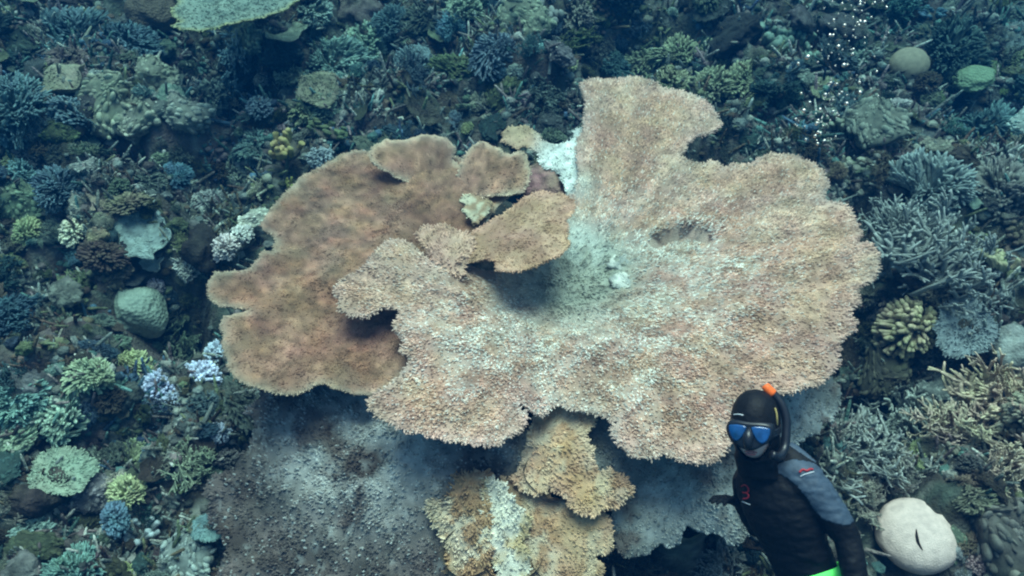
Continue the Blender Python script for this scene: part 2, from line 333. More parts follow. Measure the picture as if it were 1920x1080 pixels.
def col_main(x, y, d, spike=False):
    c = mixc(TAN, (.51, .33, .24), sm(.42, .62, fbm(x*5, y*5, s=101, o=3)))
    c = c*(1-.6*sm(0, 1, near(x, y, 1430, 650, .8)+near(x, y, 900, 800, .5))[:, None])+np.array(PINKTAN)*(.6*sm(0, 1, near(x, y, 1430, 650, .8)+near(x, y, 900, 800, .5)))[:, None]
    c = c*streak(x, y, 1060, 520, 201)[:, None]
    hot = .9*near(x, y, 1080, 660, .55)+.8*near(x, y, 1290, 510, .38)+.55*near(x, y, 880, 640, .4)+.5*near(x, y, 1120, 440, .35)+.25*near(x, y, 1200, 560, .8)
    wp = sm(.50, .66, fbm(x*11, y*11, s=111, o=3)+.16*hot)*np.clip(hot*1.25, 0, 1)
    wp = np.clip(wp, 0, .95)
    if spike: wp = np.clip(np.where(RNG.random(len(x)) < .08+.30*wp+.26*np.clip(hot, 0, 1), .40+.45*wp+.2*RNG.random(len(x)), .03*wp), 0, .95)
    else: wp = wp*.20; c = c*(.84-.22*np.clip(hot, 0, 1))[:, None]*(.7+.6*fbm(x*40, y*40, s=113, o=2))[:, None]
    c = c*(1-wp[:, None])+np.array(WHITE)*wp[:, None]
    g = np.clip(1.1*near(x, y, 1060, 530, .34, .75)+.9*near(x, y, 1120, 490, .2, .75)+.3*near(x, y, 1270, 450, .12), 0, .92)[:, None]; c = c*(1-g)+np.array(GREYT)*g  # grey-teal algae in the bowl, its tint also carrying the shelf's shade
    g = np.clip(.8*near(x, y, 1088, 415, .13)+.7*near(x, y, 1084, 350, .10)+.5*near(x, y, 1110, 470, .14, .75), 0, .8)[:, None]*sm(.3, .55, fbm(x*16, y*16, s=117, o=3))[:, None]; c = c*(1-g)+np.array((.52, .54, .47))*g
    rim = np.exp(-d/.05)[:, None]; return c*(1-.35*rim)+np.array((.55, .44, .38))*.35*rim
def col_brown(x, y, d):
    c = mixc((.18, .098, .060), (.285, .165, .108), sm(.36, .64, fbm(x*4, y*4, s=121, o=4)))
    o = sm(.55, .7, fbm(x*9, y*9, s=131, o=3))[:, None]*.55; c = c*(1-o)+np.array((.33, .165, .095))*o
    g = sm(.56, .72, fbm(x*6+9, y*6, s=141, o=3))[:, None]*.45; c = c*(1-g)+np.array((.115, .092, .065))*g
    c = c*streak(x, y, 850, 430, 203, 15.)[:, None]*(.45+1.1*fbm(x*34, y*34, s=205, o=3))[:, None]
    r_ = np.clip(.55*near(x, y, 850, 420, .16)+.4*near(x, y, 600, 640, .25)+.35*near(x, y, 760, 320, .2), 0, .6)[:, None]; c = c*(1-r_)+np.array((.36, .18, .11))*r_
    c = c*np.array((1.06, .99, .99))*(.84*(.55+.9*fbm(x*75, y*75, s=209, o=2)))[:, None]
    rim = np.exp(-d/.022)[:, None]; return c*(1-.6*rim)+np.array((.44, .36, .26))*.6*rim
def col_gold(x, y, d):
    c = mixc((.42, .235, .112), (.54, .335, .19), sm(.4, .62, fbm(x*8, y*8, s=151, o=3))); rim = np.exp(-d/.07)[:, None]
    wp = np.clip(sm(.58, .7, fbm(x*14, y*14, s=161, o=2))*.55+sm(.42, .6, fbm(x*20, y*20, s=163, o=3))*1.2*(near(x, y, 985, 985, .10, .5)+near(x, y, 1010, 1060, .08, .4)+.7*near(x, y, 1000, 850, .14, .6)), 0, .9)[:, None]; c = c*(1-wp)+np.array((.62, .52, .36))*wp; return c*(1-.5*rim)+np.array((.48, .33, .23))*.5*rim

def thing(name, label, cat, loc=(0, 0, 0), group=None):
    o = bpy.data.objects.new(name, None); COL.objects.link(o); o.location = loc; o.empty_display_size = .1; return tag(o, label, cat, group)
def stalk(parent, px, py, z, r, col=(.15, .13, .1)):
    """the short thick foot that carries a plate"""
    c = at_z(px, py, z); h = z-float(H(c[0], c[1]))+.15; b = MB(); k = 20; th = np.arange(k)*2*np.pi/k; V = []; m = 10
    for i in range(m):
        t = i/(m-1); rr = r*(1.25-1.6*t+1.5*t*t)*(1+.35*(vnoise(np.cos(th)*2, np.sin(th)*2, np.full(k, t*4), s=5)-.5))
        V.append(np.stack([c[0]+rr*np.cos(th), c[1]+rr*np.sin(th), np.full(k, z-h+h*t)], 1))
    q = [(i*k+j, i*k+(j+1) % k, (i+1)*k+(j+1) % k, (i+1)*k+j) for i in range(m-1) for j in range(k)]; b.add(np.concatenate(V), [q], col)
    return b.build('stalk', M_ROCK, parent)

# control heights (pixel, pixel, height above the datum) for the surfaces
F_CTRL = [(1640, 490, 1.05), (1540, 320, 1.02), (1340, 230, 1.0), (1180, 155, 1.0), (1300, 310, .93), (1560, 700, .95), (1310, 870, .86), (1150, 810, .83), (900, 830, .84), (700, 750, .88),
          (640, 550, 1.0), (745, 460, .97), (860, 490, .88), (1050, 525, .66), (1120, 480, .70), (1080, 640, .82), (1300, 520, .86), (1250, 640, .86), (1090, 300, .92), (1060, 400, .78), (1230, 470, .80), (900, 640, .85), (1080, 760, .80), (1000, 560, .70), (1400, 780, .89)]
F_OUT = [(1090, 158), (1110, 148), (1150, 150), (1185, 147), (1215, 154), (1240, 162), (1265, 166), (1295, 178), (1320, 187), (1335, 202), (1347, 220), (1350, 240), (1330, 251), (1300, 256), (1287, 268), (1284, 282), (1270, 291),
         (1290, 300), (1315, 311), (1330, 304), (1345, 302), (1357, 318), (1370, 308), (1400, 310), (1425, 293), (1450, 287), (1490, 291), (1520, 304), (1540, 318), (1550, 350), (1545, 372), (1572, 380), (1595, 397), (1608, 420), (1615, 445), (1605, 455),
         (1635, 458), (1650, 478), (1648, 505), (1635, 520), (1612, 540), (1600, 560), (1607, 572), (1592, 586), (1606, 602), (1600, 618), (1577, 632), (1574, 655), (1570, 685), (1555, 708), (1520, 725), (1485, 732), (1450, 740), (1425, 770), (1390, 790), (1372, 815), (1366, 840), (1345, 866),
         (1312, 873), (1290, 868), (1270, 858), (1240, 849), (1212, 858), (1180, 851), (1160, 838), (1144, 806), (1160, 793), (1140, 785), (1118, 776), (1090, 772), (1070, 768), (1050, 757), (1030, 768), (1012, 778), (990, 766), (975, 752), (966, 760), (990, 772), (985, 795),
         (962, 815), (935, 830), (915, 836), (880, 829), (840, 822), (795, 815), (750, 806), (722, 790), (705, 778), (690, 752), (712, 735), (735, 722), (752, 700), (770, 675), (752, 660), (758, 640), (742, 615), (752, 588), (728, 580), (700, 588), (660, 592), (640, 577), (626, 546), (640, 527), (672, 512), (695, 494), (712, 466), (738, 447), (768, 458), (790, 482), (830, 500), (870, 500), (905, 470), (930, 430), (1000, 400), (1050, 375), (1082, 370), (1085, 320), (1082, 270), (1096, 240), (1097, 190)]
F_HOLE = [(1222, 424), (1245, 416), (1265, 414), (1290, 424), (1330, 434), (1300, 446), (1265, 447), (1238, 440)]
B_CTRL = [(400, 530, .93), (430, 680, .86), (560, 730, .80), (720, 730, .80), (690, 290, .86), (520, 375, .92), (850, 280, .88), (700, 600, .80), (620, 500, .82), (800, 420, .80), (640, 640, .81), (960, 380, .86), (860, 470, .78)]
B_OUT = [(690, 285), (665, 284), (640, 291), (612, 304), (596, 315), (572, 332), (548, 350), (540, 362), (520, 377), (505, 395), (487, 420), (492, 432), (510, 436), (520, 450), (512, 470), (492, 470), (478, 490), (462, 507), (430, 511), (402, 507), (389, 532), (394, 562), (414, 575), (440, 576), (470, 582), (440, 588), (416, 592), (414, 615), (420, 628), (414, 640),
         (424, 668), (430, 692), (450, 712), (480, 727), (522, 740), (562, 738), (592, 722), (606, 718), (632, 729), (664, 739), (692, 744), (716, 736), (738, 718), (775, 690), (800, 640), (830, 560), (880, 520), (920, 470), (900, 430), (930, 395), (950, 370), (900, 330), (860, 300), (800, 280), (740, 275)]
# ---- the great pale table coral
root = thing('table_coral', 'huge pale tan table coral with bleached white patches filling the middle', 'coral', at_z(1150, 560, .3))
root_inv = Matrix.Translation(root.location).inverted()
def under(parent, *objs):
    for o in objs: o.parent = parent; o.matrix_parent_inverse = Matrix.Translation(parent.location).inverted()
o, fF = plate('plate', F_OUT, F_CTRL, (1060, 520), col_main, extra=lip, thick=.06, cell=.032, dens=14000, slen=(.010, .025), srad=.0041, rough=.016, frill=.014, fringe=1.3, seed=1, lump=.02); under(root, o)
under(root, stalk(None, 1080, 560, .66, .28))
# dead white lumps in its bowl
def lumpy(name, px, py, z, r, col, seed, sq=(1, 1, .7), n=4, amp=.35, fr=2.2, mat=None, sub=3, knobs=0):
    v, f = ico(4); s = np.random.default_rng(seed).random(3)*50
    d = 1+amp*2*(fbm(v[:, 0]*fr+s[0], v[:, 1]*fr+s[1], v[:, 2]*fr+s[2], o=4, s=seed)-.5); b = MB()
    b.add(v*d[:, None]*np.asarray(sq)*r, [f], np.asarray(col)*(.8+.4*fbm(v[:, 0]*4+s[0], v[:, 1]*4, v[:, 2]*4, o=3, s=seed)[:, None]))
    o = b.build(name, mat or M_ROCK); o.location = at_z(px, py, z); return o
o, _ = plate('dead_crust', [(1112, 478), (1125, 468), (1150, 472), (1175, 480), (1182, 496), (1200, 505), (1210, 525), (1192, 545), (1170, 552), (1148, 545), (1150, 525), (1158, 510), (1140, 500), (1120, 492)], [(1112, 478, .655), (1150, 472, .69), (1205, 515, .76), (1170, 552, .735), (1160, 500, .755), (1175, 525, .77), (1140, 486, .70)], (1160, 505),
             lambda x, y, d: mixc((.27, .28, .25), (.58, .56, .48), sm(.36, .62, fbm(x*24, y*24, s=57, o=3))), cell=.018, thick=.12, dens=3500, slen=(.006, .014), srad=.005, fringe=.4, seed=41, rough=.05, frill=.03, lump=.03); under(root, o)
# pinkish ragged tuft between the two colonies
o, _ = plate('knob', [(782, 440), (792, 430), (805, 425), (815, 432), (828, 421), (846, 430), (858, 440), (880, 446), (892, 462), (886, 480), (872, 492), (868, 512), (842, 515), (826, 500), (812, 488), (800, 470)], [(785, 438, .955), (852, 430, .95), (890, 465, .93), (842, 515, .89), (830, 460, .965)], (850, 490),
             lambda x, y, d: mixc((.40, .25, .17), (.50, .31, .225), sm(.4, .6, fbm(x*12, y*12, s=7))), cell=.02, thick=.07, dens=9000, slen=(.014, .030), srad=.0046, fringe=1.5, seed=3, rough=.03); under(root, o)

# ---- the brown colony on the left with its overlapping lobes
root = thing('table_coral', 'wide smooth dark brown table coral joined to the left of the pale one', 'coral', at_z(680, 520, .3))
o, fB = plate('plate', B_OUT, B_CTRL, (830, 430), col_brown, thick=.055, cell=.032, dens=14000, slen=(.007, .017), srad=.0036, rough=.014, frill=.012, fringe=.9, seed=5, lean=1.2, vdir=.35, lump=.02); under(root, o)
LA = [(691, 288), (698, 276), (712, 268), (726, 261), (745, 264), (765, 260), (792, 252), (820, 255), (842, 263), (855, 276), (850, 296), (870, 320), (862, 372), (850, 385), (800, 372), (765, 342), (740, 330), (716, 317), (694, 302)]
o, _ = plate('lobe', LA, [(691, 290, .99), (800, 253, 1.0), (855, 276, .99), (850, 365, .76), (790, 352, .79), (755, 338, .86), (720, 318, .95)], (830, 340), lambda x, y, d: col_brown(x, y, d)*1.25, cell=.026, dens=5000, slen=(.008, .018), srad=.0036, frill=.011, fringe=1, seed=6, rough=.012); under(root, o)
LB = [(862, 310), (872, 288), (884, 274), (904, 263), (926, 272), (942, 285), (958, 291), (975, 284), (988, 290), (994, 318), (988, 345), (975, 362), (940, 368), (905, 372), (880, 380), (860, 370), (850, 340)]
o, _ = plate('lobe', LB, [(862, 310, .96), (904, 263, 1.02), (988, 290, 1.03), (985, 355, .97), (930, 372, .90), (890, 388, .80), (850, 360, .78)], (880, 360), lambda x, y, d: col_brown(x, y, d)*1.35, cell=.026, dens=5200, slen=(.009, .02), srad=.0038, frill=.013, fringe=1, seed=8, rough=.014); under(root, o)
under(root, stalk(None, 740, 480, .8, .3))
# ---- the tan shelf over the hollow
root = thing('shelf_coral', 'tan ruffled coral shelf jutting over the shaded hollow in the centre', 'coral', at_z(930, 440, .5))
LE = [(884, 440), (905, 424), (940, 402), (962, 388), (984, 369), (1012, 361), (1050, 363), (1076, 375), (1077, 396), (1062, 412), (1062, 432), (1066, 455), (1055, 474), (1034, 487), (1010, 497), (985, 507), (955, 509), (934, 506), (928, 486), (905, 484), (880, 490), (872, 478), (895, 468)]
o, _ = plate('plate', LE, [(884, 440, .93), (984, 369, 1.0), (1077, 385, 1.06), (1066, 455, 1.06), (985, 507, 1.04), (934, 506, 1.03), (876, 485, .92), (960, 440, 1.02)], (890, 455),
             lambda x, y, d: mixc((.31, .18, .11), (.42, .255, .165), sm(.4, .62, fbm(x*9, y*9, s=17)))*(1+.25*np.exp(-d/.04))[:, None], cell=.024, dens=7000, slen=(.009, .02), srad=.004, frill=.012, fringe=1.2, seed=9, rough=.02); under(root, o)
under(root, stalk(None, 905, 458, .92, .10))
# ---- lower golden plates in front
root = thing('plate_coral', 'golden tan coral plate with fringed lobe below the gap in the big table', 'coral', at_z(1060, 880, .3))
LK = [(1000, 790), (1005, 755), (1060, 740), (1118, 755), (1114, 782), (1110, 800), (1098, 820), (1112, 842), (1112, 865), (1120, 885), (1150, 880), (1175, 890), (1186, 912), (1180, 930), (1150, 950), (1118, 965), (1092, 962), (1066, 950), (1062, 935), (1030, 920), (1010, 935), (980, 925), (955, 900), (975, 880), (985, 850), (990, 820)]
o, _ = plate('plate', LK, [(1010, 770, .75), (1112, 770, .75), (1060, 745, .77), (1186, 912, .66), (1100, 965, .61), (955, 900, .55), (990, 830, .58), (1060, 870, .66)], (1000, 830), col_gold, cell=.024, dens=9000, slen=(.010, .024), srad=.0046, frill=.014, fringe=1.5, seed=12, rough=.035); under(root, o)
under(root, stalk(None, 1045, 880, .6, .14))
root = thing('plate_coral', 'golden brown coral plate sloping down to the bottom of the frame, lowest of all', 'coral', at_z(1060, 1000, .2))
LL = [(940, 895), (975, 915), (1010, 925), (1060, 940), (1090, 960), (1130, 958), (1148, 985), (1152, 1012), (1140, 1040), (1108, 1042), (1132, 1060), (1126, 1090), (1110, 1130), (1000, 1140), (985, 1060), (985, 1000), (965, 950)]
o, _ = plate('plate', LL, [(940, 895, .55), (1130, 958, .56), (1152, 1012, .52), (1110, 1130, .36), (1000, 1140, .32), (980, 1000, .46)], (990, 930), lambda x, y, d: col_gold(x, y, d)*.92, cell=.024, dens=9000, slen=(.008, .018), srad=.0042, frill=.012, fringe=1.1, seed=13, rough=.022); under(root, o)
under(root, stalk(None, 1060, 1040, .42, .14))
root = thing('dead_coral', 'white bare coral skeleton strip between the golden plate and golden branches', 'coral', at_z(960, 1000, .2))
LM = [(905, 900), (925, 893), (945, 910), (968, 940), (990, 968), (996, 985), (985, 1010), (990, 1050), (1004, 1090), (1000, 1140), (930, 1140), (925, 1050), (915, 990), (908, 940)]
o, _ = plate('plate', LM, [(905, 900, .57), (945, 910, .58), (996, 985, .53), (985, 1050, .45), (1000, 1140, .37), (930, 1140, .37), (915, 990, .51)], (950, 880),
             lambda x, y, d: mixc((.62, .56, .45), (.45, .33, .18), sm(.40, .60, fbm(x*13, y*13, s=19, o=3))), cell=.024, dens=6500, slen=(.008, .022), srad=.0046, frill=.03, fringe=.6, seed=14, rough=.05); under(root, o)
under(root, stalk(None, 960, 1040, .44, .12))
root = thing('branching_coral', 'golden brown bristling coral clump left of the white skeleton strip', 'coral', at_z(870, 1000, .2))
LN = [(805, 955), (825, 915), (855, 890), (890, 884), (915, 900), (918, 960), (925, 1030), (935, 1140), (835, 1140), (845, 1070), (838, 1000)]
o, _ = plate('branches', LN, [(805, 955, .45), (855, 890, .52), (915, 900, .56), (925, 1030, .46), (935, 1140, .36), (835, 1140, .30), (838, 1000, .40), (880, 960, .53)], (880, 900),
             lambda x, y, d: mixc((.36, .215, .115), (.66, .55, .40), np.clip(sm(.5, .66, fbm(x*16, y*16, s=23, o=3))*(.6+1.1*near(x, y, 925, 980, .14, .5)), 0, 1)), cell=.024, dens=9000, slen=(.012, .030), srad=.005, frill=.03, fringe=.6, seed=15, rough=.05, vdir=.35); under(root, o)
under(root, stalk(None, 880, 1030, .44, .12))
# ---- dead grey slopes below the tables
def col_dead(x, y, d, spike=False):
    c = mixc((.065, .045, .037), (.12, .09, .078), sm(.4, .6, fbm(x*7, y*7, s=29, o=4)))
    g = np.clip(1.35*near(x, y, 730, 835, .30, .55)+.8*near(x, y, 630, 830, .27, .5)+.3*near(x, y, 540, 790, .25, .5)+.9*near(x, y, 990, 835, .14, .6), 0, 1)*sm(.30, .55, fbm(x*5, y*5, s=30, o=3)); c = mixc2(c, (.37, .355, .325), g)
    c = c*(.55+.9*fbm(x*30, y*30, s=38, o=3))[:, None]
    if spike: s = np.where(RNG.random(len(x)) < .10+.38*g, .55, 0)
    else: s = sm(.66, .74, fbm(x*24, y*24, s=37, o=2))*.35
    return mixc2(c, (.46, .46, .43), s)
def mixc2(c, b, t): t = np.asarray(t)[:, None]; return c*(1-t)+np.asarray(b)*t
root = thing('dead_table_coral', 'large dead grey coral slope under the front left rim', 'coral', at_z(640, 920, .1))
LO = [(465, 770), (500, 720), (620, 690), (760, 740), (900, 790), (1000, 790), (1010, 840), (960, 880), (930, 900), (900, 900), (870, 1000), (870, 1160), (500, 1180), (430, 1140), (405, 1080), (430, 1030), (400, 990), (385, 945), (400, 905), (440, 880), (470, 850), (480, 815)]
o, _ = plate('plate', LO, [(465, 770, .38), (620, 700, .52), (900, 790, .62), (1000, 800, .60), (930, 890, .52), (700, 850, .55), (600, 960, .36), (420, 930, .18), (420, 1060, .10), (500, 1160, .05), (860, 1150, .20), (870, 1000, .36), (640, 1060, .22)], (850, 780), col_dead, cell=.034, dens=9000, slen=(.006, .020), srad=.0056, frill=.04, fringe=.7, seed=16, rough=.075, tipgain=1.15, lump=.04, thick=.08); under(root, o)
under(root, stalk(None, 680, 930, .12, .2))
root = thing('dead_table_coral', 'grey dead coral slope beside the diver, under the front right rim', 'coral', at_z(1270, 930, .1))
LP = [(1095, 800), (1130, 780), (1300, 800), (1400, 760), (1500, 700), (1575, 715), (1585, 760), (1540, 800), (1480, 850), (1450, 930), (1440, 985), (1380, 1010), (1320, 995), (1290, 990), (1260, 1020), (1225, 1030), (1200, 1050), (1160, 1040), (1130, 980), (1150, 920), (1110, 870)]
o, _ = plate('plate', LP, [(1100, 810, .62), (1300, 810, .66), (1500, 710, .66), (1580, 760, .52), (1450, 930, .42), (1380, 1010, .34), (1200, 1050, .34), (1140, 960, .44), (1270, 930, .48), (1110, 870, .54)], (1250, 780),
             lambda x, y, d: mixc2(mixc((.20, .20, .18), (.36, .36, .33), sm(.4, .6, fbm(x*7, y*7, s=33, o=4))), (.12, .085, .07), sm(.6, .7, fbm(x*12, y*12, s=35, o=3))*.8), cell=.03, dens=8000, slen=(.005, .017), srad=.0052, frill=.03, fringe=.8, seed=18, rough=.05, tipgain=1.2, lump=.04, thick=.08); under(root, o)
under(root, stalk(None, 1280, 930, .30, .2))
# ---- pale dead bridge at the top notch, and the crusted rock beside it
root = thing('dead_coral', 'white dead coral bridge with a tan tip in the notch at top', 'coral', at_z(1050, 310, .4))
LJ = [(937, 262), (943, 250), (955, 240), (985, 238), (1005, 246), (1020, 262), (1040, 272), (1060, 276), (1075, 258), (1078, 240), (1092, 238), (1096, 270), (1092, 300), (1088, 340), (1086, 390), (1070, 376), (1058, 345), (1045, 325), (1020, 312), (1010, 290), (990, 272), (965, 276)]
o, _ = plate('plate', LJ, [(940, 255, .82), (1010, 255, .82), (1090, 240, .90), (1088, 330, .86), (1070, 376, .76), (1015, 300, .78)], (1080, 330), lambda x, y, d: mixc2(mixc2(mixc((.60, .60, .54), (.78, .77, .70), sm(.4, .6, fbm(x*10, y*10, s=43))), (.36, .36, .34), sm(.56, .66, fbm(x*14, y*14, s=44))*.7), (.43, .285, .185), np.clip(1.6*near(x, y, 965, 255, .17, .82), 0, 1)), cell=.022, dens=3000, slen=(.01, .024), srad=.0045, frill=.014, fringe=.8, seed=20, rough=.03); under(root, o)
under(root, stalk(None, 1060, 310, .78, .10))
o = lumpy('reef_rock', 1022, 345, .70, .15, (.26, .15, .12), 51, (1, 1.3, .6)); tag(o, 'pink crusted rock in the notch between the two big table corals', 'rock')
root = thing('dead_coral', 'pale yellowish ragged dead coral patch on the brown table beside the tan shelf', 'coral', at_z(885, 390, .85))
o, _ = plate('crust', [(862, 378), (872, 366), (890, 364), (905, 372), (925, 374), (918, 388), (905, 398), (898, 415), (885, 420), (878, 405), (868, 398), (874, 388)], [(862, 378, .885), (890, 364, .90), (925, 374, .925), (885, 420, .875), (890, 390, .91)], (890, 385),
             lambda x, y, d: mixc((.50, .43, .30), (.30, .20, .12), sm(.45, .6, fbm(x*22, y*22, s=57, o=2))), cell=.016, thick=.08, dens=2500, slen=(.008, .018), srad=.005, fringe=.5, seed=35, rough=.05, frill=.02); under(root, o)

# ------------------------------------------------------------------ prototypes of the smaller corals (unit size, base at z = 0)
def hemi(n, rg, low=-.1, jit=.12):
    i = np.arange(n)+.5; z = 1-(1-low)*i/n; ph = i*2.399963; r = np.sqrt(np.maximum(0, 1-z*z)); d = np.stack([r*np.cos(ph), r*np.sin(ph), z], 1)+jit*rg.normal(size=(n, 3)); return d/np.linalg.norm(d, axis=1, keepdims=True)
def foot(rg, r=.5, h=.3):
    v, f = ico(2); s = rg.random()*50; b = MB(); d = 1+.5*(fbm(v[:, 0]*2+s, v[:, 1]*2, v[:, 2]*2, o=2)-.5); b.add(v*d[:, None]*[r, r, h]-[0, 0, .05], [f], (.75, .68, .6)); return b
def tint(T, tip=.78, gain=1.45, base=.85): return np.where(T > tip, gain, base+.15*T)
def p_bush(seed, n=95, fork=4, r=.055, L=.3):
    rg = np.random.default_rng(seed); d = hemi(n, rg); sc = np.array([1, 1, .72]); b = MB()
    V, q, t, T = spikes(d*.18*sc+[0, 0, .12], d*sc, .62, r*1.3, r, 5); b.add(V, [q, t], np.full(len(V), .85))
    dd = np.repeat(d, fork, 0)+rg.normal(size=(n*fork, 3))*.38; dd /= np.linalg.norm(dd, axis=1, keepdims=True); p = np.repeat(d*(.60+.12*rg.random((n, 1)))*sc, fork, 0)+[0, 0, .12]
    V, q, t, T = spikes(p, dd*sc, L*(.55+.6*rg.random(n*fork)), r, r*.72, 5); b.add(V, [q, t], tint(T)*np.repeat(.85+.3*rg.random(n*fork), 16)); return b, foot(rg)
def p_fine(seed): return p_bush(seed, 150, 4, .032, .24)
def p_stag(seed, n=26, r=.036):
    rg = np.random.default_rng(seed); b = MB(); P0 = np.c_[rg.normal(size=(n, 2))*.22, np.zeros(n)]; D = np.c_[P0[:, :2]*2.2+rg.normal(size=(n, 2))*.35, .75+.3*rg.random(n)]
    L = .38+.2*rg.random(n); R = np.full(n, r*1.3); g = 0
    while g < 4:
        D = D/np.linalg.norm(D, axis=1, keepdims=True); m = len(P0); V, q, t, T = spikes(P0, D, L, R, R*.78, 5, (0, .5, .93)); b.add(V, [q, t], tint(T, .9, 1.5 if g > 1 else 1.0)*np.repeat(.85+.3*rg.random(m), 16))
        k = 3 if g < 2 else 2; at = np.where(rg.random((m, k)) < .5, .92, .35+.5*rg.random((m, k))); P0 = (P0[:, None]+D[:, None]*(L[:, None]*at)[..., None]).reshape(-1, 3)
        D = np.repeat(D, k, 0)*.8+rg.normal(size=(m*k, 3))*.55+[0, 0, .22]; L = np.repeat(L, k)*(.5+.3*rg.random(m*k)); R = np.repeat(R, k)*.82; ok = P0[:, 2] > -.05; P0, D, L, R = P0[ok], D[ok], L[ok], R[ok]; g += 1
        if len(P0) > 620: s = rg.choice(len(P0), 620, False); P0, D, L, R = P0[s], D[s], L[s], R[s]
    return b, foot(rg, .55, .2)
def p_cauli(seed, n=70):
    rg = np.random.default_rng(seed); d = hemi(n, rg, -.05, .1); sc = np.array([1, 1, .8]); b = MB(); k = 3
    V, q, t, T = spikes(d*.2*sc+[0, 0, .1], d*sc, .55, .09, .075, 6); b.add(V, [q, t], np.full(len(V), .8))
    dd = np.repeat(d, k, 0)+rg.normal(size=(n*k, 3))*.3; p = np.repeat(d*.58*sc, k, 0)+[0, 0, .1]; dd /= np.linalg.norm(dd, axis=1, keepdims=True)
    V, q, t, T = spikes(p, dd*sc, .28+.16*rg.random(n*k), .06, .078, 6, (0, .6, .9)); b.add(V, [q, t], tint(T, .85, 1.3)*np.repeat(.8+.35*rg.random(n*k), 19)); return b, foot(rg, .6)
def p_finger(seed, n=20):
    rg = np.random.default_rng(seed); a = rg.random(n)*6.28; rr = np.sqrt(rg.random(n))*.75; b = MB(); p = np.c_[rr*np.cos(a), rr*np.sin(a), 0*a-.05]; D = np.c_[p[:, :2]*.8, 1+0*a]+rg.normal(size=(n, 3))*.15
    V, q, t, T = spikes(p, D, .45+.4*rg.random(n), .13, .15, 8, (0, .35, .7, .9, .97)); s = seed*3.1; V = V+.05*np.stack([vnoise(V[:, 0]*6+s+j*9, V[:, 1]*6, V[:, 2]*6)-.5 for j in range(3)], 1)
    b.add(V, [q, t], (.8+.35*T)*np.repeat(.85+.3*rg.random(n), 41)); return b, foot(rg, .8, .22)
def p_table(seed, n=420):
    rg = np.random.default_rng(seed); b = MB(); K, Mr = 44, 9; th = np.arange(K)*2*np.pi/K; w = 1+.28*(fbm(np.cos(th)*1.6+seed, np.sin(th)*1.6, s=seed, o=3)-.5)*2; V = []
    for side in (1, -1):
        for i in range(Mr+1):
            r = i/Mr; V.append(np.stack([r*w*np.cos(th), r*w*np.sin(th), .42+.12*r*r-(0 if side > 0 else .035+.07*(1-r))+.03*(vnoise(r*np.cos(th)*5, r*np.sin(th)*5, s=seed)-.5)], 1))
    q = [(o+i*K+j, o+i*K+(j+1) % K, o+(i+1)*K+(j+1) % K, o+(i+1)*K+j)[::s] for o, s in ((0, -1), ((Mr+1)*K, 1)) for i in range(Mr) for j in range(K)]
    q += [(Mr*K+j, Mr*K+(j+1) % K, (2*Mr+1)*K+(j+1) % K, (2*Mr+1)*K+j)[::-1] for j in range(K)]
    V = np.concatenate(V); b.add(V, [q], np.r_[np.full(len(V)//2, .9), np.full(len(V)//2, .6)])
    a = rg.random(n)*6.283; r = np.sqrt(rg.random(n))*.98; wr = np.interp(a, np.r_[th, 6.2832], np.r_[w, w[0]]); p = np.c_[r*wr*np.cos(a), r*wr*np.sin(a), .42+.12*r*r-.02]
    D = np.c_[np.cos(a)*r*.9, np.sin(a)*r*.9, .8+0*a]+rg.normal(size=(n, 3))*.25; V, q, t, T = spikes(p, D, .06+.10*rg.random(n), .026, .019, 5); b.add(V, [q, t], tint(T)*np.repeat(.8+.4*rg.random(n), 16))
    m = 130; a = rg.random(m)*6.283; wr = np.interp(a, np.r_[th, 6.2832], np.r_[w, w[0]]); V, q, t, T = spikes(np.c_[wr*.97*np.cos(a), wr*.97*np.sin(a), .51+0*a], np.c_[np.cos(a), np.sin(a), .25+.3*rg.random(m)], .07+.07*rg.random(m), .024, .018, 5); b.add(V, [q, t], tint(T, .6)*np.repeat(.9+.3*rg.random(m), 16))
    f = MB(); VV, ff = tube([(0, 0, -.3), (0, 0, .0), (.02, 0, .2), (0, 0, .36), (0, 0, .40)], [.42, .3, .22, .28, .42], 14); f.add(VV, ff, (.6, .55, .48)); return b, f
def p_massive(seed, amp=.20, sq=.78):
    rg = np.random.default_rng(seed); v, f = ico(5); s = rg.random(3)*40; d = 1+amp*2*(fbm(v[:, 0]*1.4+s[0], v[:, 1]*1.4+s[1], v[:, 2]*1.4+s[2], o=3)-.5)
    b = MB(); b.add(v*d[:, None]*[1, 1, sq]+[0, 0, .45], [f], .88+.22*fbm(v[:, 0]*3+s[0], v[:, 1]*3, v[:, 2]*3, o=3)); return b, foot(rg, .7, .35)
def p_knob(seed, n=210):
    rg = np.random.default_rng(seed); v, f = ico(4); s = rg.random(3)*40; F_ = lambda v: 1+.95*(fbm(v[:, 0]*1.7+s[0], v[:, 1]*1.7+s[1], v[:, 2]*1.7+s[2], o=3)-.5)
    b = MB(); sc = np.array([1, 1, .6]); b.add(v*F_(v)[:, None]*sc+[0, 0, .15], [f], np.full(len(v), .6)); d = hemi(n, rg, -.1, .25); R = .035+.10*rg.random(n)**1.8
    V, q = blobs(d*F_(d)[:, None]*sc+[0, 0, .15], R, 2, .12, None, seed); V = V+.02*(fbm(V[:, 0]*9, V[:, 1]*9, V[:, 2]*9, o=2)-.5)[:, None]; b.add(V, [q], np.repeat(.75+.6*rg.random(n), 42)); return b, foot(rg, .8, .3)
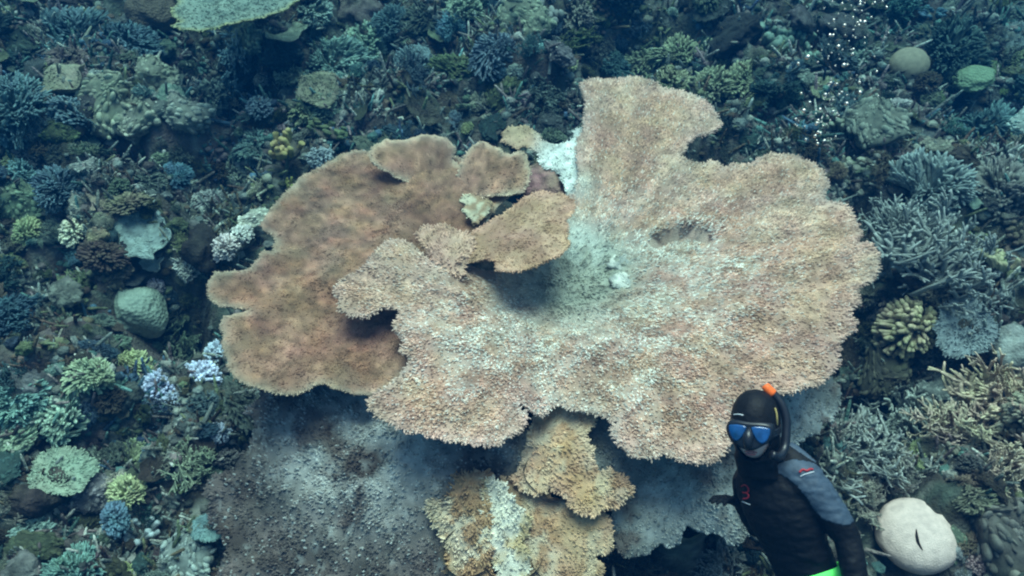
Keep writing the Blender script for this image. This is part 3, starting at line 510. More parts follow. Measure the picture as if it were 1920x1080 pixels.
def p_plate(seed):
    rg = np.random.default_rng(seed); K, Mr = 48, 9; th = np.arange(K)*2*np.pi/K; w = 1+.4*(fbm(np.cos(th)*1.3+seed, np.sin(th)*1.3, s=seed, o=3)-.5)*2; V = []; b = MB()
    for side in (1, -1):
        for i in range(Mr+1):
            r = i/Mr; z = .25+.28*r*r+.10*r*np.sin(th*3+seed)+.05*(vnoise(r*np.cos(th)*6, r*np.sin(th)*6, s=seed)-.5); V.append(np.stack([r*w*np.cos(th), r*w*np.sin(th), z-(0 if side > 0 else .03+.05*(1-r))], 1))
    q = [(o+i*K+j, o+i*K+(j+1) % K, o+(i+1)*K+(j+1) % K, o+(i+1)*K+j)[::s] for o, s in ((0, -1), ((Mr+1)*K, 1)) for i in range(Mr) for j in range(K)]
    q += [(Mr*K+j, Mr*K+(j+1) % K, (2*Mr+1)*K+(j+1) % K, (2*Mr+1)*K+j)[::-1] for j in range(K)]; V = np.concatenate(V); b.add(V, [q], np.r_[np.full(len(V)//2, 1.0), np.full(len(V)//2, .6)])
    n = 340; a = rg.random(n)*6.28; r = np.sqrt(rg.random(n)); wr = np.interp(a, np.r_[th, 6.2832], np.r_[w, w[0]]); p = np.c_[r*wr*np.cos(a)*.97, r*wr*np.sin(a)*.97, .25+.28*r*r+.10*r*np.sin(a*3+seed)]
    V, f = blobs(p, .022+.02*rg.random(n), 1); b.add(V, [f], np.repeat(.9+.4*rg.random(n), 12)); return b, foot(rg, .4, .14)
def p_rock(seed):
    rg = np.random.default_rng(seed); v, f = ico(4); s = rg.random(3)*40; n = fbm(v[:, 0]*1.8+s[0], v[:, 1]*1.8+s[1], v[:, 2]*1.8+s[2], o=5); d = .62+.9*(1-np.abs(2*n-1))*.5+.7*(n-.5)+.5*(fbm(v[:, 0]*5+s[0], v[:, 1]*5+s[1], v[:, 2]*5+s[2], o=3)-.5)
    b = MB(); b.add(v*d[:, None]*[1, 1, .7]+[0, 0, .2], [f], .55+.9*fbm(v[:, 0]*4+s[0], v[:, 1]*4, v[:, 2]*4, o=3)); return b, None
KINDS = {'bush': (p_bush, M_CORAL, 'bush_coral', 'branches'), 'fine': (p_fine, M_CORAL, 'bush_coral', 'branches'), 'stag': (p_stag, M_CORAL, 'staghorn_coral', 'branches'), 'cauli': (p_cauli, M_CORAL, 'cauliflower_coral', 'branches'),
         'finger': (p_finger, M_CORAL, 'finger_coral', 'fingers'), 'table': (p_table, M_CORAL, 'table_coral', 'plate'), 'massive': (p_massive, M_BRAIN, 'brain_coral', 'dome'), 'boulder': (lambda s: p_massive(s, .055, .85), M_SMOOTH, 'boulder_coral', 'dome'),
         'knob': (p_knob, M_CORAL, 'knobby_coral', 'head'), 'plate': (p_plate, M_CORAL, 'plate_coral', 'plate'), 'rock': (p_rock, M_ROCK, 'reef_rock', None)}
PROTO = {}
def proto(kind, i):
    if (kind, i) not in PROTO:
        fn, mat, nm, part = KINDS[kind]; b, ft = fn(100+i*13+sum(map(ord, kind)))
        if kind != 'boulder':       # nothing on a reef is round: push the whole colony out of shape
            k = i*7.3+len(kind); am = .32 if kind in ('cauli', 'finger', 'table') else (.4 if kind == 'massive' else .85)
            b.v = [v+np.stack([(am if j < 2 else .45*am)*(vnoise(v[:, 0]*1.25+k+9*j, v[:, 1]*1.25+k, v[:, 2]*1.25, s=j)-.5) for j in range(3)], 1) for v in b.v]
        PROTO[kind, i] = (b.mesh(nm, mat), ft.mesh('foot', M_ROCK) if ft else None)
    return PROTO[kind, i]
FOOTCOL = (.11, .10, .085)
def slope_rot(x, y, k):
    e = .12; g = Vector((float(H(x-e, y)-H(x+e, y)), float(H(x, y-e)-H(x, y+e)), 2*e/max(k, .01))).normalized(); return Vector((0, 0, 1)).rotation_difference(g)
PLACED = []
def coral(kind, px, py, rpx, color, label, cat='coral', group=None, var=None, sq=1.0, up=.0, lean=.5, tilt=None, zrot=None, wide=1.0):
    q, t = ground(px, py+rpx*.30); r = rpx*t/FPX; i = random.randrange(6) if var is None else var; me, ft = proto(kind, i); nm = KINDS[kind][2]
    o = link(nm, me); o.location = Vector((q[0], q[1], float(H(q[0], q[1]))-.06*r+up))
    rot = slope_rot(q[0], q[1], lean) @ Matrix.Rotation(random.random()*6.28 if zrot is None else zrot, 3, 'Z').to_quaternion()
    if tilt: rot = Matrix.Rotation(math.radians(tilt[0]), 3, 'X').to_quaternion() @ Matrix.Rotation(math.radians(tilt[1]), 3, 'Y').to_quaternion() @ rot
    o.rotation_mode = 'QUATERNION'; o.rotation_quaternion = rot; o.scale = (r*wide, r, r*sq); o.color = (*color, 1); tag(o, label, cat, group)
    if ft and rpx > 14: f = link('foot', ft, o); f.color = (*FOOTCOL, 1)
    PLACED.append((px, py, rpx)); return o
teal, blue, bluegrey, palegreen, yelgreen, yellow = (.17, .31, .27), (.10, .20, .36), (.22, .28, .32), (.36, .45, .30), (.36, .40, .15), (.55, .42, .12)
tan, brown, pale, pink, lilac, olive, greygreen, white, greyc = (.40, .29, .18), (.17, .115, .07), (.56, .53, .42), (.48, .35, .33), (.40, .40, .62), (.20, .22, .10), (.25, .30, .23), (.74, .72, .66), (.27, .28, .27)
HERO = [
 ('massive', 285, 22, 46, brown, 'dull brown lobed coral just left of the big hazy plate at top'), ('plate', 135, 148, 52, (.42, .36, .22), 'flat tan ledge plate with dark shade beneath in the hazy upper left'),
 ('bush', 130, 108, 36, (.26, .18, .14), 'brownish bush sitting on the flat tan ledge plate'), ('fine', 140, 45, 62, (.14, .22, .23), 'blue grey bush high in the upper left corner'), ('fine', 245, 70, 58, (.12, .20, .23), 'dim blue bush beside the dull brown lobed coral'),
 ('fine', 45, 190, 75, (.16, .27, .27), 'wide dark teal bush at the left edge beside the tan ledge plate'), ('knob', 205, 180, 50, (.48, .47, .30), 'pale greenish knobby coral at the left end of the lit ridge'), ('knob', 290, 140, 42, (.46, .44, .30), 'pale knobby coral crowning the lit ridge'),
 ('knob', 255, 215, 44, (.50, .47, .33), 'creamy knobby coral on the lower lip of the lit ridge'), ('knob', 345, 205, 44, (.52, .50, .38), 'whitish knobby coral at the right end of the lit ridge lip'), ('cauli', 362, 152, 16, white, 'small bright white tuft on the lit ridge'),
 ('bush', 130, 205, 42, (.17, .26, .28), 'blue bush against the left end of the lit ridge'), ('bush', 395, 180, 34, (.30, .34, .28), 'grey green bush right of the small bright white tuft'),
 ('fine', 635, 108, 66, (.30, .42, .34), 'large pale teal dome bush above the left table coral'), ('bush', 545, 140, 26, (.40, .44, .28), 'small yellow green bush left of the large pale teal dome'), ('cauli', 490, 147, 15, pale, 'small whitish tuft on a dark knob below the shaded hollow'),
 ('table', 598, 168, 38, (.33, .30, .18), 'brownish flat little table below the large pale teal dome'), ('bush', 572, 208, 34, (.44, .46, .22), 'yellow green bush below the brownish little table'), ('bush', 612, 180, 24, (.34, .43, .30), 'pale green tuft touching the brownish little table'),
 ('bush', 690, 75, 40, (.40, .50, .33), 'pale green bush just above the large pale teal dome'), ('bush', 868, 14, 38, (.42, .48, .30), 'pale yellowish dome at the top edge above the blue bush'), ('fine', 848, 48, 32, (.15, .30, .36), 'bright blue bush under the pale yellowish dome'),
 ('plate', 535, 58, 40, (.40, .43, .28), 'pale ruffled plate right of the big hazy plate', 'coral', None, 1, .7, .0, .0), ('bush', 590, 22, 34, (.36, .44, .36), 'pale green tuft on rocks right of the big hazy plate'), ('bush', 780, 110, 46, (.22, .29, .29), 'blue grey bush right of the large pale teal dome'),
 ('fine', 740, 40, 44, (.17, .27, .27), 'dark teal bush between the pale green bush and the pale yellowish dome'), ('bush', 930, 95, 44, (.20, .26, .30), 'dusky grey bush beside the shadowed pit at top'), ('cauli', 966, 132, 19, (.38, .42, .34), 'pale little stemmed tuft below the dusky grey bush'),
 ('finger', 545, 312, 36, yellow, 'mustard yellow lobed finger coral by the rim of the brown table', 'coral', None, None, 1.0, .22), ('finger', 545, 346, 17, (.55, .47, .10), 'small mustard lobe below the larger mustard finger coral'), ('fine', 335, 327, 30, (.13, .28, .34), 'low blue bush in the rubble at left, lone among browner ones'),
 ('fine', 130, 342, 62, (.13, .21, .25), 'large blue grey bush at left above the smooth tan ear'), ('bush', 42, 322, 36, (.24, .42, .40), 'turquoise bush at the left edge beside the large blue grey bush'), ('bush', 445, 315, 32, (.40, .43, .30), 'pale green bush left of the mustard finger coral'),
 ('fine', 480, 270, 46, (.24, .36, .30), 'grey green bush above the pale green bush near the brown table'), ('cauli', 600, 290, 28, (.42, .46, .46), 'pale blue tuft tucked behind the rim of the brown table'), ('bush', 395, 380, 38, (.42, .40, .36), 'greyish pink bush in the rubble left of the brown table'),
 ('plate', 203, 372, 34, (.42, .30, .20), 'smooth tan ear shaped plate tilted up among rubble'), ('cauli', 140, 428, 31, (.78, .70, .46), 'bright cream tuft below the smooth tan ear'), ('knob', 188, 442, 22, (.34, .25, .13), 'small tan knob right of the bright cream tuft'),
 ('plate', 280, 440, 54, (.27, .33, .29), 'blue green honeycomb plate over the dark hollow', 'coral', None, 1, .8, .06), ('plate', 292, 484, 26, (.40, .45, .38), 'small plate under the blue green honeycomb plate'), ('bush', 350, 492, 30, (.46, .45, .38), 'pale spiky bush on the right wall of the dark hollow'),
 ('massive', 250, 582, 50, (.30, .36, .27), 'round grey green brain coral sitting in the dark hollow'), ('cauli', 297, 542, 18, (.52, .42, .44), 'pinkish tuft above the round brain coral'), ('cauli', 432, 482, 30, (.66, .54, .48), 'pinkish white tuft in the notch of the brown table', 'coral', None, None, 1.0, .12),
 ('knob', 492, 446, 28, (.66, .62, .46), 'cream knobby coral touching the rim of the brown table', 'coral', None, None, 1.0, .2), ('cauli', 466, 470, 24, (.70, .64, .56), 'whitish tuft between the pinkish white tuft and the cream knobby coral', 'coral', None, None, 1.0, .16), ('bush', 172, 700, 42, (.38, .44, .24), 'green dome bush at lower left beside the yellow spiky one'), ('bush', 246, 678, 42, (.50, .52, .22), 'yellow spiky bush right of the green dome bush'),
 ('cauli', 300, 715, 40, (.50, .54, .70), 'lilac grey knobby coral below the yellow spiky bush'), ('cauli', 372, 700, 44, (.66, .68, .86), 'bright lilac coral close to the rim of the brown table'), ('cauli', 408, 655, 26, (.64, .68, .80), 'pale lilac tuft above the bright lilac coral'),
 ('cauli', 325, 752, 26, (.42, .47, .56), 'small lilac clump between the lilac coral and a dark gap'), ('cauli', 410, 805, 24, (.40, .44, .54), 'lilac tuft in the dark gap below the brown table'), ('knob', 106, 686, 18, (.26, .38, .30), 'small green lump left of the green dome bush'),
 ('bush', 115, 775, 56, (.32, .43, .30), 'large grey green spiky bush at lower left'), ('table', 118, 884, 56, (.36, .42, .28), 'pale green little table coral at lower left'), ('table', 160, 858, 34, (.46, .50, .38), 'small creamy plate overlapping the pale green little table'),
 ('fine', 252, 842, 50, (.36, .40, .20), 'olive dome bush bristling above a yellower one'), ('bush', 248, 922, 44, (.46, .46, .20), 'yellower bush just below the olive dome bush'), ('stag', 362, 862, 44, (.32, .36, .22), 'loose green branching coral beside the dead grey slope'),
 ('table', 396, 990, 30, (.19, .32, .30), 'turquoise little table coral at the edge of the dead grey slope'), ('finger', 262, 995, 38, (.42, .48, .48), 'pale blue columns of finger coral near the bottom left'), ('fine', 150, 1055, 62, (.18, .33, .26), 'teal green dome at the bottom left'),
 ('bush', 232, 1076, 26, (.40, .44, .14), 'mustard green tuft at the bottom edge'), ('fine', 35, 745, 62, (.20, .36, .29), 'wide teal dome at the left edge, low down'), ('bush', 60, 985, 44, (.27, .38, .32), 'teal grey bush low at the left edge'), ('knob', 350, 1030, 40, (.36, .40, .34), 'grey knobby coral left of the dead grey slope at the bottom'),
 ('knob', 985, 35, 46, (.40, .42, .26), 'yellowish knobby coral left of the shadowed pit at top'), ('bush', 1075, 30, 44, (.28, .24, .18), 'brownish bush left of the shadowed pit at top'), ('cauli', 1068, 122, 17, (.58, .56, .26), 'small bright yellow tuft right of the pale stemmed tuft'), 
 ('stag', 1130, 100, 34, (.22, .22, .18), 'dark branching coral under the shadowed pit'), ('bush', 905, 200, 40, (.26, .24, .16), 'brown olive bush behind the white dead bridge'), ('stag', 1010, 180, 44, (.24, .28, .22), 'tangled grey branching coral behind the white dead bridge'),
 ('bush', 1205, 125, 46, (.35, .36, .19), 'yellow green bush at the left end of the cluster behind the big table'), ('bush', 1265, 104, 46, (.37, .38, .2), 'yellow green bush at the back of the cluster behind the big table'), ('bush', 1340, 108, 48, (.36, .37, .2), 'yellow green bush at the upper right of the cluster behind the big table'),
 ('bush', 1262, 148, 38, (.35, .36, .19), 'yellow green bush touching the top rim of the big table'), ('bush', 1322, 160, 50, (.36, .37, .2), 'yellow green bush in front in the cluster behind the big table'), ('bush', 1382, 150, 46, (.36, .38, .2), 'yellow green bush at the right end of the cluster behind the big table'), ('bush', 1418, 188, 20, (.44, .44, .18), 'little yellow green tuft apart at the right of the cluster'),
 ('finger', 1448, 62, 46, (.24, .33, .24), 'green upright finger coral at top left of the bubbles'), ('finger', 1495, 80, 36, (.26, .35, .25), 'green fan like fingers beside the bubbles'), ('bush', 1612, 112, 34, (.38, .44, .34), 'pale bush behind the tail of the bubbles'),
 ('fine', 1765, 92, 80, (.08, .135, .115), 'huge dark teal dome behind the tan boulder coral'), ('boulder', 1692, 143, 35, (.50, .37, .23), 'rounded tan boulder coral with dark scars at upper right', 'coral', None, 2, .8, .12), ('massive', 1818, 156, 34, (.27, .36, .19), 'green ridged brain coral right of the tan boulder coral', 'coral', None, None, .7, .07),
 ('fine', 1745, 350, 80, (.30, .36, .33), 'large grey green bush at right above the staghorn mass'), ('bush', 1880, 340, 72, (.24, .22, .18), 'brownish bush at the right edge'), ('finger', 1560, 215, 36, (.30, .32, .22), 'olive lobed coral under the bubbles'), ('knob', 1640, 225, 46, (.32, .33, .24), 'grey olive knobby coral below the tan boulder coral'),
 ('finger', 1590, 300, 44, (.32, .31, .22), 'olive brown lobed coral right of the pale table rim'), ('fine', 1850, 240, 70, (.15, .25, .24), 'dark teal bush under the green ridged brain coral'), ('stag', 1735, 470, 112, (.33, .34, .30), 'great grey blue staghorn mass right of the pale table'), ('stag', 1810, 520, 90, (.32, .33, .30), 'grey blue staghorn on the slope below the great staghorn mass'),
 ('stag', 1690, 410, 62, (.33, .34, .30), 'grey staghorn clump close to the right rim of the pale table'), ('cauli', 1700, 606, 64, (.46, .36, .19), 'golden tan cauliflower coral right of the pale table'), ('table', 1808, 608, 54, (.30, .34, .34), 'blue grey little table beside the golden cauliflower coral'),
 ('finger', 1862, 490, 34, (.44, .40, .20), 'yellowish lobes at the right beside the staghorn mass'), ('rock', 1890, 640, 50, (.30, .30, .26), 'flat grey rock at the right edge above the tan staghorn'), ('stag', 1870, 745, 96, (.60, .42, .26), 'big tan staghorn with pale tips at the right edge'), ('stag', 1800, 800, 70, (.52, .38, .25), 'tan staghorn reaching left beneath the big tan one'),
 ('stag', 1880, 850, 70, (.56, .42, .27), 'tan staghorn with golden tips low at the right edge'), ('stag', 1690, 780, 78, (.38, .38, .32), 'grey green staghorn thicket right of the diver head'), ('stag', 1590, 830, 74, (.36, .36, .31), 'grey staghorn thicket just behind the diver shoulder'), ('stag', 1650, 880, 60, (.32, .29, .23), 'brownish branching coral between the diver and the tan staghorn'),
 ('stag', 1610, 930, 42, (.34, .30, .22), 'sparse brown branches right of the grey shoulder'), ('knob', 1895, 990, 92, (.17, .15, .12), 'large dark brown knobby coral in the bottom right corner'), ('stag', 1350, 1050, 46, (.34, .33, .28), 'tangled dead branches in the dark gap left of the diver'), ('stag', 1275, 1060, 40, (.30, .30, .27), 'dead grey branches at the bottom beside the golden plate'),
 ('cauli', 1826, 1050, 26, (.34, .22, .2), 'dull pink stubby coral right of the big white boulder coral'),
]
# the big hazy plate at the top left, a true plate with its own shade beneath
root = thing('table_coral', 'broad pale blue green plate coral jutting over a dark cavity at top', 'coral', at_z(440, 20, .6))
o, _ = plate('plate', [(322, 50), (345, 57), (380, 55), (420, 50), (462, 42), (500, 30), (535, 16), (560, 2), (590, -40), (560, -110), (480, -140), (400, -130), (330, -80), (318, -40), (335, 0), (318, 25), (338, 40)], [(322, 50, 1.05), (420, 50, 1.03), (560, 0, 1.05), (560, -110, 1.1), (330, -80, 1.1), (440, -20, 1.0)], (440, -40),
             lambda x, y, d: mixc((.13, .165, .135), (.20, .24, .19), sm(.4, .6, fbm(x*8, y*8, s=73)))*(1-.55*np.exp(-d/.02))[:, None]+np.array((.45, .40, .16))*(.55*np.exp(-d/.02))[:, None], cell=.035, dens=3500, slen=(.008, .022), srad=.007, frill=.02, fringe=.3, seed=31, rough=.02, thick=.05); under(root, o); under(root, stalk(None, 470, -105, 1.0, .16))
PLACED += [(1708, 1004, 120), (1708, 1060, 150), (1740, 925, 75), (1795, 960, 70), (1680, 930, 60)]
for h in HERO: coral(*h[:4], tuple((.62 if h[2] < 400 else .82)*(.82*c+.18*sum(h[4])/3) for c in h[4]), *h[5:])
# the white boulder coral with the slot, bottom right
o = coral('boulder', 1708, 996, 73, (.70, .50, .43), 'big smooth pinkish white boulder coral with a dark slot beside the diver', var=1, lean=.0, zrot=.4, sq=.74, wide=1.0); WB = o
WOBJ = {'white': o}
def inset(o, pts, rad, mat, name='slot', k=8):
    """a raised dark bead laid on a thing's own surface along pixels seen in the photograph"""
    bpy.context.view_layer.update(); bv = BVHTree.FromObject(o, bpy.context.evaluated_depsgraph_get()); mi = o.matrix_world.inverted(); out = []
    for px, py in pts:
        d = Vector(ray(px, py)); hit = bv.ray_cast(mi @ Vector(C0), (mi.to_3x3() @ d).normalized())
        if hit[0] is not None: out.append(o.matrix_world @ hit[0])
    if len(out) < 2: return None
    V, f = tube(spline([p[:] for p in out], 16), np.array(rad)*np.sin(np.linspace(.25, 2.9, 16)), k); b = MB(); b.add(V, f, (1, 1, 1)); c = b.build(name, mat); c.parent = o; c.matrix_parent_inverse = o.matrix_world.inverted(); return c
M_SLOT = material('slot_shade_and_scar', rough=1, base=(.02, .016, .014), nlo=1, nhi=1, bump=0, objcol=False, attr=False, spec=0)
inset(WB, [(1718, 992), (1719, 1005), (1722, 1018), (1730, 1032)], .008, M_SLOT)  # no groove is cut: the slot's shade is put into a near-black bead
for o_ in COL.objects:
    if o_.get('label', '').startswith('rounded tan boulder coral'): TB = o_
inset(TB, [(1682, 133), (1690, 136), (1698, 133)], .010, M_SLOT, 'scar'); inset(TB, [(1708, 140), (1715, 143)], .007, M_SLOT, 'scar')

# ------------------------------------------------------------------ the many small corals that fill the reef: things of their own
PIT = [(385, 258, 75, 34), (440, 95, 80, 42), (1220, 52, 85, 48), (300, 530, 85, 40), (320, 620, 75, 30), (1650, 680, 70, 36), (1345, 285, 60, 30), (455, 820, 45, 50), (1780, 700, 50, 26), (1330, 1040, 50, 30)]
BIG = [np.array(F_OUT, float), np.array(B_OUT, float), np.array(LO, float), np.array(LP, float), np.array(LK, float), np.array(LL, float), np.array(LN, float), np.array(LM, float), np.array([(1370, 730), (1470, 730), (1620, 960), (1650, 1090), (1430, 1090), (1370, 930)], float), np.array([(320, -20), (580, -20), (540, 40), (400, 75), (320, 70)], float)]
LAND = [(285, 22, 'the brown lobed coral at top'), (135, 148, 'the tan ledge plate'), (440, 40, 'the big hazy plate at top'), (290, 175, 'the lit knobby ridge'), (635, 108, 'the large pale teal dome'), (690, 70, 'the pale green bush'), (848, 45, 'the bright blue bush'), (555, 318, 'the mustard finger coral'),
        (335, 327, 'the low blue bush'), (203, 372, 'the tan ear plate'), (140, 428, 'the bright cream tuft'), (280, 440, 'the honeycomb plate'), (250, 582, 'the round brain coral'), (432, 482, 'the notch of the brown table'), (246, 678, 'the yellow spiky bush'), (372, 700, 'the bright lilac coral'), (115, 775, 'the spiky grey green bush'),
        (118, 884, 'the pale green little table'), (252, 842, 'the olive dome bush'), (396, 990, 'the turquoise little table'), (262, 995, 'the pale blue columns'), (150, 1055, 'the teal dome at bottom left'), (985, 35, 'the yellowish knobby coral'), (1220, 60, 'the shadowed pit at top'), (1068, 122, 'the bright yellow tuft'), (1040, 240, 'the white dead bridge'),
        (1310, 130, 'the yellow green cluster'), (1470, 70, 'the green fingers by the bubbles'), (1692, 146, 'the tan boulder coral'), (1755, 90, 'the huge teal dome'), (1818, 156, 'the green brain coral'), (1745, 350, 'the large grey green bush'), (1880, 340, 'the brownish bush at right'), (1740, 480, 'the great staghorn mass'), (1700, 606, 'the golden cauliflower coral'),
        (1590, 300, 'the olive brown lobes'), (1870, 760, 'the big tan staghorn'), (1708, 1008, 'the white boulder coral'), (1590, 830, 'the diver shoulder'), (1320, 290, 'the dark gap in the big table rim'), (780, 130, 'the blue grey bush'), (45, 190, 'the wide dark teal bush'), (35, 745, 'the wide teal dome'), (480, 270, 'the bush behind the mustard coral'), (1300, 1040, 'the dark gap left of the diver')]
def where(px, py):
    lx, ly, nm = min(LAND, key=lambda l: math.hypot(px-l[0], (py-l[1])*1.2)); dx, dy = px-lx, py-ly; far = math.hypot(dx, dy)
    if abs(dx) > 2.2*abs(dy): d = 'right of' if dx > 0 else 'left of'
    elif abs(dy) > 2.2*abs(dx): d = 'below' if dy > 0 else 'above'
    else: d = ('below right of' if dx > 0 else 'below left of') if dy > 0 else ('above right of' if dx > 0 else 'above left of')
    return ('close ' if far < 42 else '')+d, nm
PALETTE = [('teal', (.13, .26, .22)), ('dark teal', (.08, .16, .14)), ('blue grey', (.17, .25, .28)), ('dull blue', (.11, .20, .26)), ('pale green', (.34, .42, .27)), ('olive', (.24, .26, .11)), ('grey green', (.23, .29, .20)), ('brown', (.19, .135, .08)), ('cream', (.58, .52, .36)), ('dusky grey', (.20, .21, .18)), ('yellow green', (.34, .37, .15)), ('pale', (.50, .50, .42))]
FK = [('bush', 'bush', 4), ('fine', 'fine bushy coral', 3), ('cauli', 'stubby coral', 4), ('knob', 'knobby coral', 5), ('stag', 'branching coral', 6), ('table', 'flat table coral', 2), ('plate', 'plate coral', 1), ('finger', 'lobed coral', 2), ('rock', 'rough rock', 3), ]
rr = random.Random(5); used = {}; made = 0; tries = 0; bag = [k for k in FK for _ in range(k[2])]
while made < 700 and tries < 60000:
    tries += 1; px, py = rr.uniform(-30, 1950), rr.uniform(-25, 1100)
    if any(in_poly(np.array([px]), np.array([py]), p)[0] for p in BIG): continue
    if rr.random() < .8 and any(((px-a)/c)**2+((py-b_)/d)**2 < 1 for a, b_, c, d in PIT): continue
    rp = 9+26*rr.random()**1.7*(1.25 if py > 600 else 1); 
    if rr.random() < .15: rp *= 1.4
    if any(math.hypot(px-a, (py-b)*1.25) < .52*(rp+c) for a, b, c in PLACED): continue
    k, word, _ = rr.choice(bag); cn, cv = rr.choice(PALETTE)
    if k == 'rock': cn, cv = rr.choice([('grey', (.20, .19, .17)), ('brown', (.16, .12, .09)), ('pale grey', (.34, .33, .29)), ('dark', (.09, .085, .075))])
    if k in ('table', 'plate'): cn, cv = rr.choice([('olive', (.24, .25, .14)), ('brown', (.21, .16, .11)), ('dull green', (.24, .29, .22)), ('dusky grey', (.23, .23, .22))])
    if px > 1450 and py > 250 and cn in ('teal', 'dull blue', 'dark teal', 'blue grey', 'pale green', 'yellow green'): cn, cv = rr.choice([('dusky grey', (.24, .24, .22)), ('brown', (.22, .16, .10)), ('tan', (.36, .27, .17))])
    size = 'small ' if rp < 20 else ('' if rp < 32 else 'large '); rel, nm = where(px, py); lab = f'{size}{cn} {word} {rel} {nm}'
    if used.get(lab, 0) or len(lab.split()) > 15: continue
    used[lab] = 1; rr_k = rr.choice((.2, .28, .36, .46, .75)); s = .85+.35*rr.random(); o = coral(k, px, py, rp, tuple(min(.8, (.85*c+.15*sum(cv)/3)*rr_k*s*(.92+.16*rr.random())) for c in cv), lab, 'rock' if k == 'rock' else 'coral', wide=rr.uniform(.75, 1.6), sq=.65+.5*rr.random(), tilt=(rr.gauss(0, 12), rr.gauss(0, 12)), up=rr.uniform(-.02, .05)*rp/25)
    made += 1

# ------------------------------------------------------------------ broken bits, turf tufts and nodules between them: uncountable
rg = np.random.default_rng(77); n = 85000; b = MB()
Q = rg.random((n*3, 2)); tt = rg.random(n*3); Yq = .2+9.3*Q[:, 1]**1.0; Xq = (Q[:, 0]*2-1)*(1.2+.72*Yq); keep = (np.hypot(Xq-.1, (Yq-3.1)) > .9) & (np.hypot(Xq-WB.location.x, Yq-WB.location.y) > .34); keep &= rg.random(n*3) < sm(.40, .56, fbm(Xq*3, Yq*3, s=83, o=3))*.9+.1
Xq, Yq = Xq[keep][:n], Yq[keep][:n]; n = len(Xq); Zq = H(Xq, Yq)+.02*rg.random(n); R = (.009+.030*rg.random(n)**3)*(.8+.07*Yq)
pal = np.array([[.17, .30, .26], [.12, .20, .28], [.42, .40, .30], [.28, .30, .16], [.20, .14, .09], [.30, .32, .28], [.55, .52, .44], [.32, .24, .22]]); ci = (fbm(Xq*2.2, Yq*2.2, s=91, o=2)*9+rg.random(n)*3).astype(int) % 8; cc = pal[ci]*(.2+.55*rg.random((n, 1)))
h = n//2; V, f = blobs(np.c_[Xq, Yq, Zq][:h], R[:h]*1.15, 1, .5, (1, 1, .75), 3); b.add(V, [f], np.repeat(cc[:h], 12, 0))
D = rg.normal(size=(n-h, 3))*.7+[0, 0, .8]; V, q, t, T = spikes(np.c_[Xq, Yq, Zq][h:]-[0, 0, .01], D, R[h:]*4.2, R[h:]*.38, R[h:]*.26, 5); b.add(V, [q, t], np.repeat(cc[h:], 16, 0)*(1+.5*(T[:, None] > .85)))
tag(b.build('coral_rubble', M_BED), 'mixed coral rubble, nodules and turf tufts covering the reef bed', 'rubble', kind='stuff')

# ------------------------------------------------------------------ bubbles rising at the top right
M = 130; rb = random.Random(3); v, f = ico(2); mb = MB(); mb.add(v*[1, 1, .8], [f], (1, 1, 1)); bme = mb.mesh('air_bubble', M_AIR)
for i in range(M):
    u = rb.random()**1.25; py = u*275-4; px = 1602+rb.gauss(0, 34)-.18*py*(.5+rb.random()*.5) if py < 190 else 1540+rb.gauss(0, 26); o = link('air_bubble', bme)
    o.location = Vector(P(px, py, rb.uniform(4.3, 4.9))); r = (.0045+.009*rb.random()**2.5); o.scale = (r, r, r*rb.uniform(.8, 1.6)); o.rotation_euler = (rb.random(), rb.random(), rb.random())
    tag(o, 'tiny glinting air bubble in the rising stream at the upper right', 'bubble', 'air bubbles rising in a stream')

# ------------------------------------------------------------------ the snorkelling diver
def loft(rings, k=24):
    V = []; th = np.arange(k)*2*np.pi/k; n = len(rings)
    for c, a, b_ in rings: V.append(np.asarray(c)+np.cos(th)[:, None]*np.asarray(a)+np.sin(th)[:, None]*np.asarray(b_))
    V = np.concatenate(V+[np.asarray([rings[0][0]]), np.asarray([rings[-1][0]])])
    q = [(i*k+j, i*k+(j+1) % k, (i+1)*k+(j+1) % k, (i+1)*k+j) for i in range(n-1) for j in range(k)]
    return V, [q, [(n*k, (j+1) % k, j) for j in range(k)]+[(n*k+1, (n-1)*k+j, (n-1)*k+(j+1) % k) for j in range(k)]]
def limb(b, pts, rad, m=28, k=18):
    p = spline(pts, m); r = np.interp(np.linspace(0, 1, m), np.linspace(0, 1, len(rad)), rad); V, f = tube(p, r, k); b.add(V, f)
    v, f = ico(3); b.add(v*r[0]+p[0], [f]); b.add(v*r[-1]+p[-1], [f])
def unit(v): v = np.asarray(v, float); return v/np.linalg.norm(v)
def hand(b, wrist, fwd, nrm, side, L=.185, curl=.5):
    """palm, four bent fingers of unequal length and a thumb from the side of the palm"""
    f = unit(fwd); n = unit(nrm-f*(np.dot(nrm, f))); s = np.cross(f, n)*side
    R = []
    for t, w_, h_ in [(0, .028, .02), (.03, .034, .018), (.06, .041, .017), (.088, .042, .015), (.098, .038, .012)]: R.append((wrist+f*t, s*w_, n*h_))
    V, q = loft(R, 16); b.add(V, q)
    for i, (o, ln, a) in enumerate([(-.030, .068, -.12), (-.010, .078, -.03), (.011, .073, .05), (.030, .057, .15)]):
        p = wrist+f*.088+s*o; d = unit(f+s*a); pts = [p]; bend = curl*.5
        for seg in (.45, .32, .25): d = unit(d-n*bend); p = p+d*ln*seg; pts.append(p); bend = curl
        V, q = tube(spline(pts, 12), np.linspace(.0105, .008, 12), 8); b.add(V, q); v, ff = ico(2); b.add(v*.008+p, [ff])
    p = wrist+f*.028-s*.03; d = unit(f*.7-s*.8-n*.25); pts = [p, p+d*.03, p+d*.03+unit(f-s*.35-n*.35)*.03, p+d*.03+unit(f-s*.35-n*.35)*.03+unit(f-s*.05-n*.45)*.024]
    V, q = tube(spline(pts, 10), np.linspace(.014, .0095, 10), 8); b.add(V, q); v, ff = ico(2); b.add(v*.0095+pts[-1], [ff])
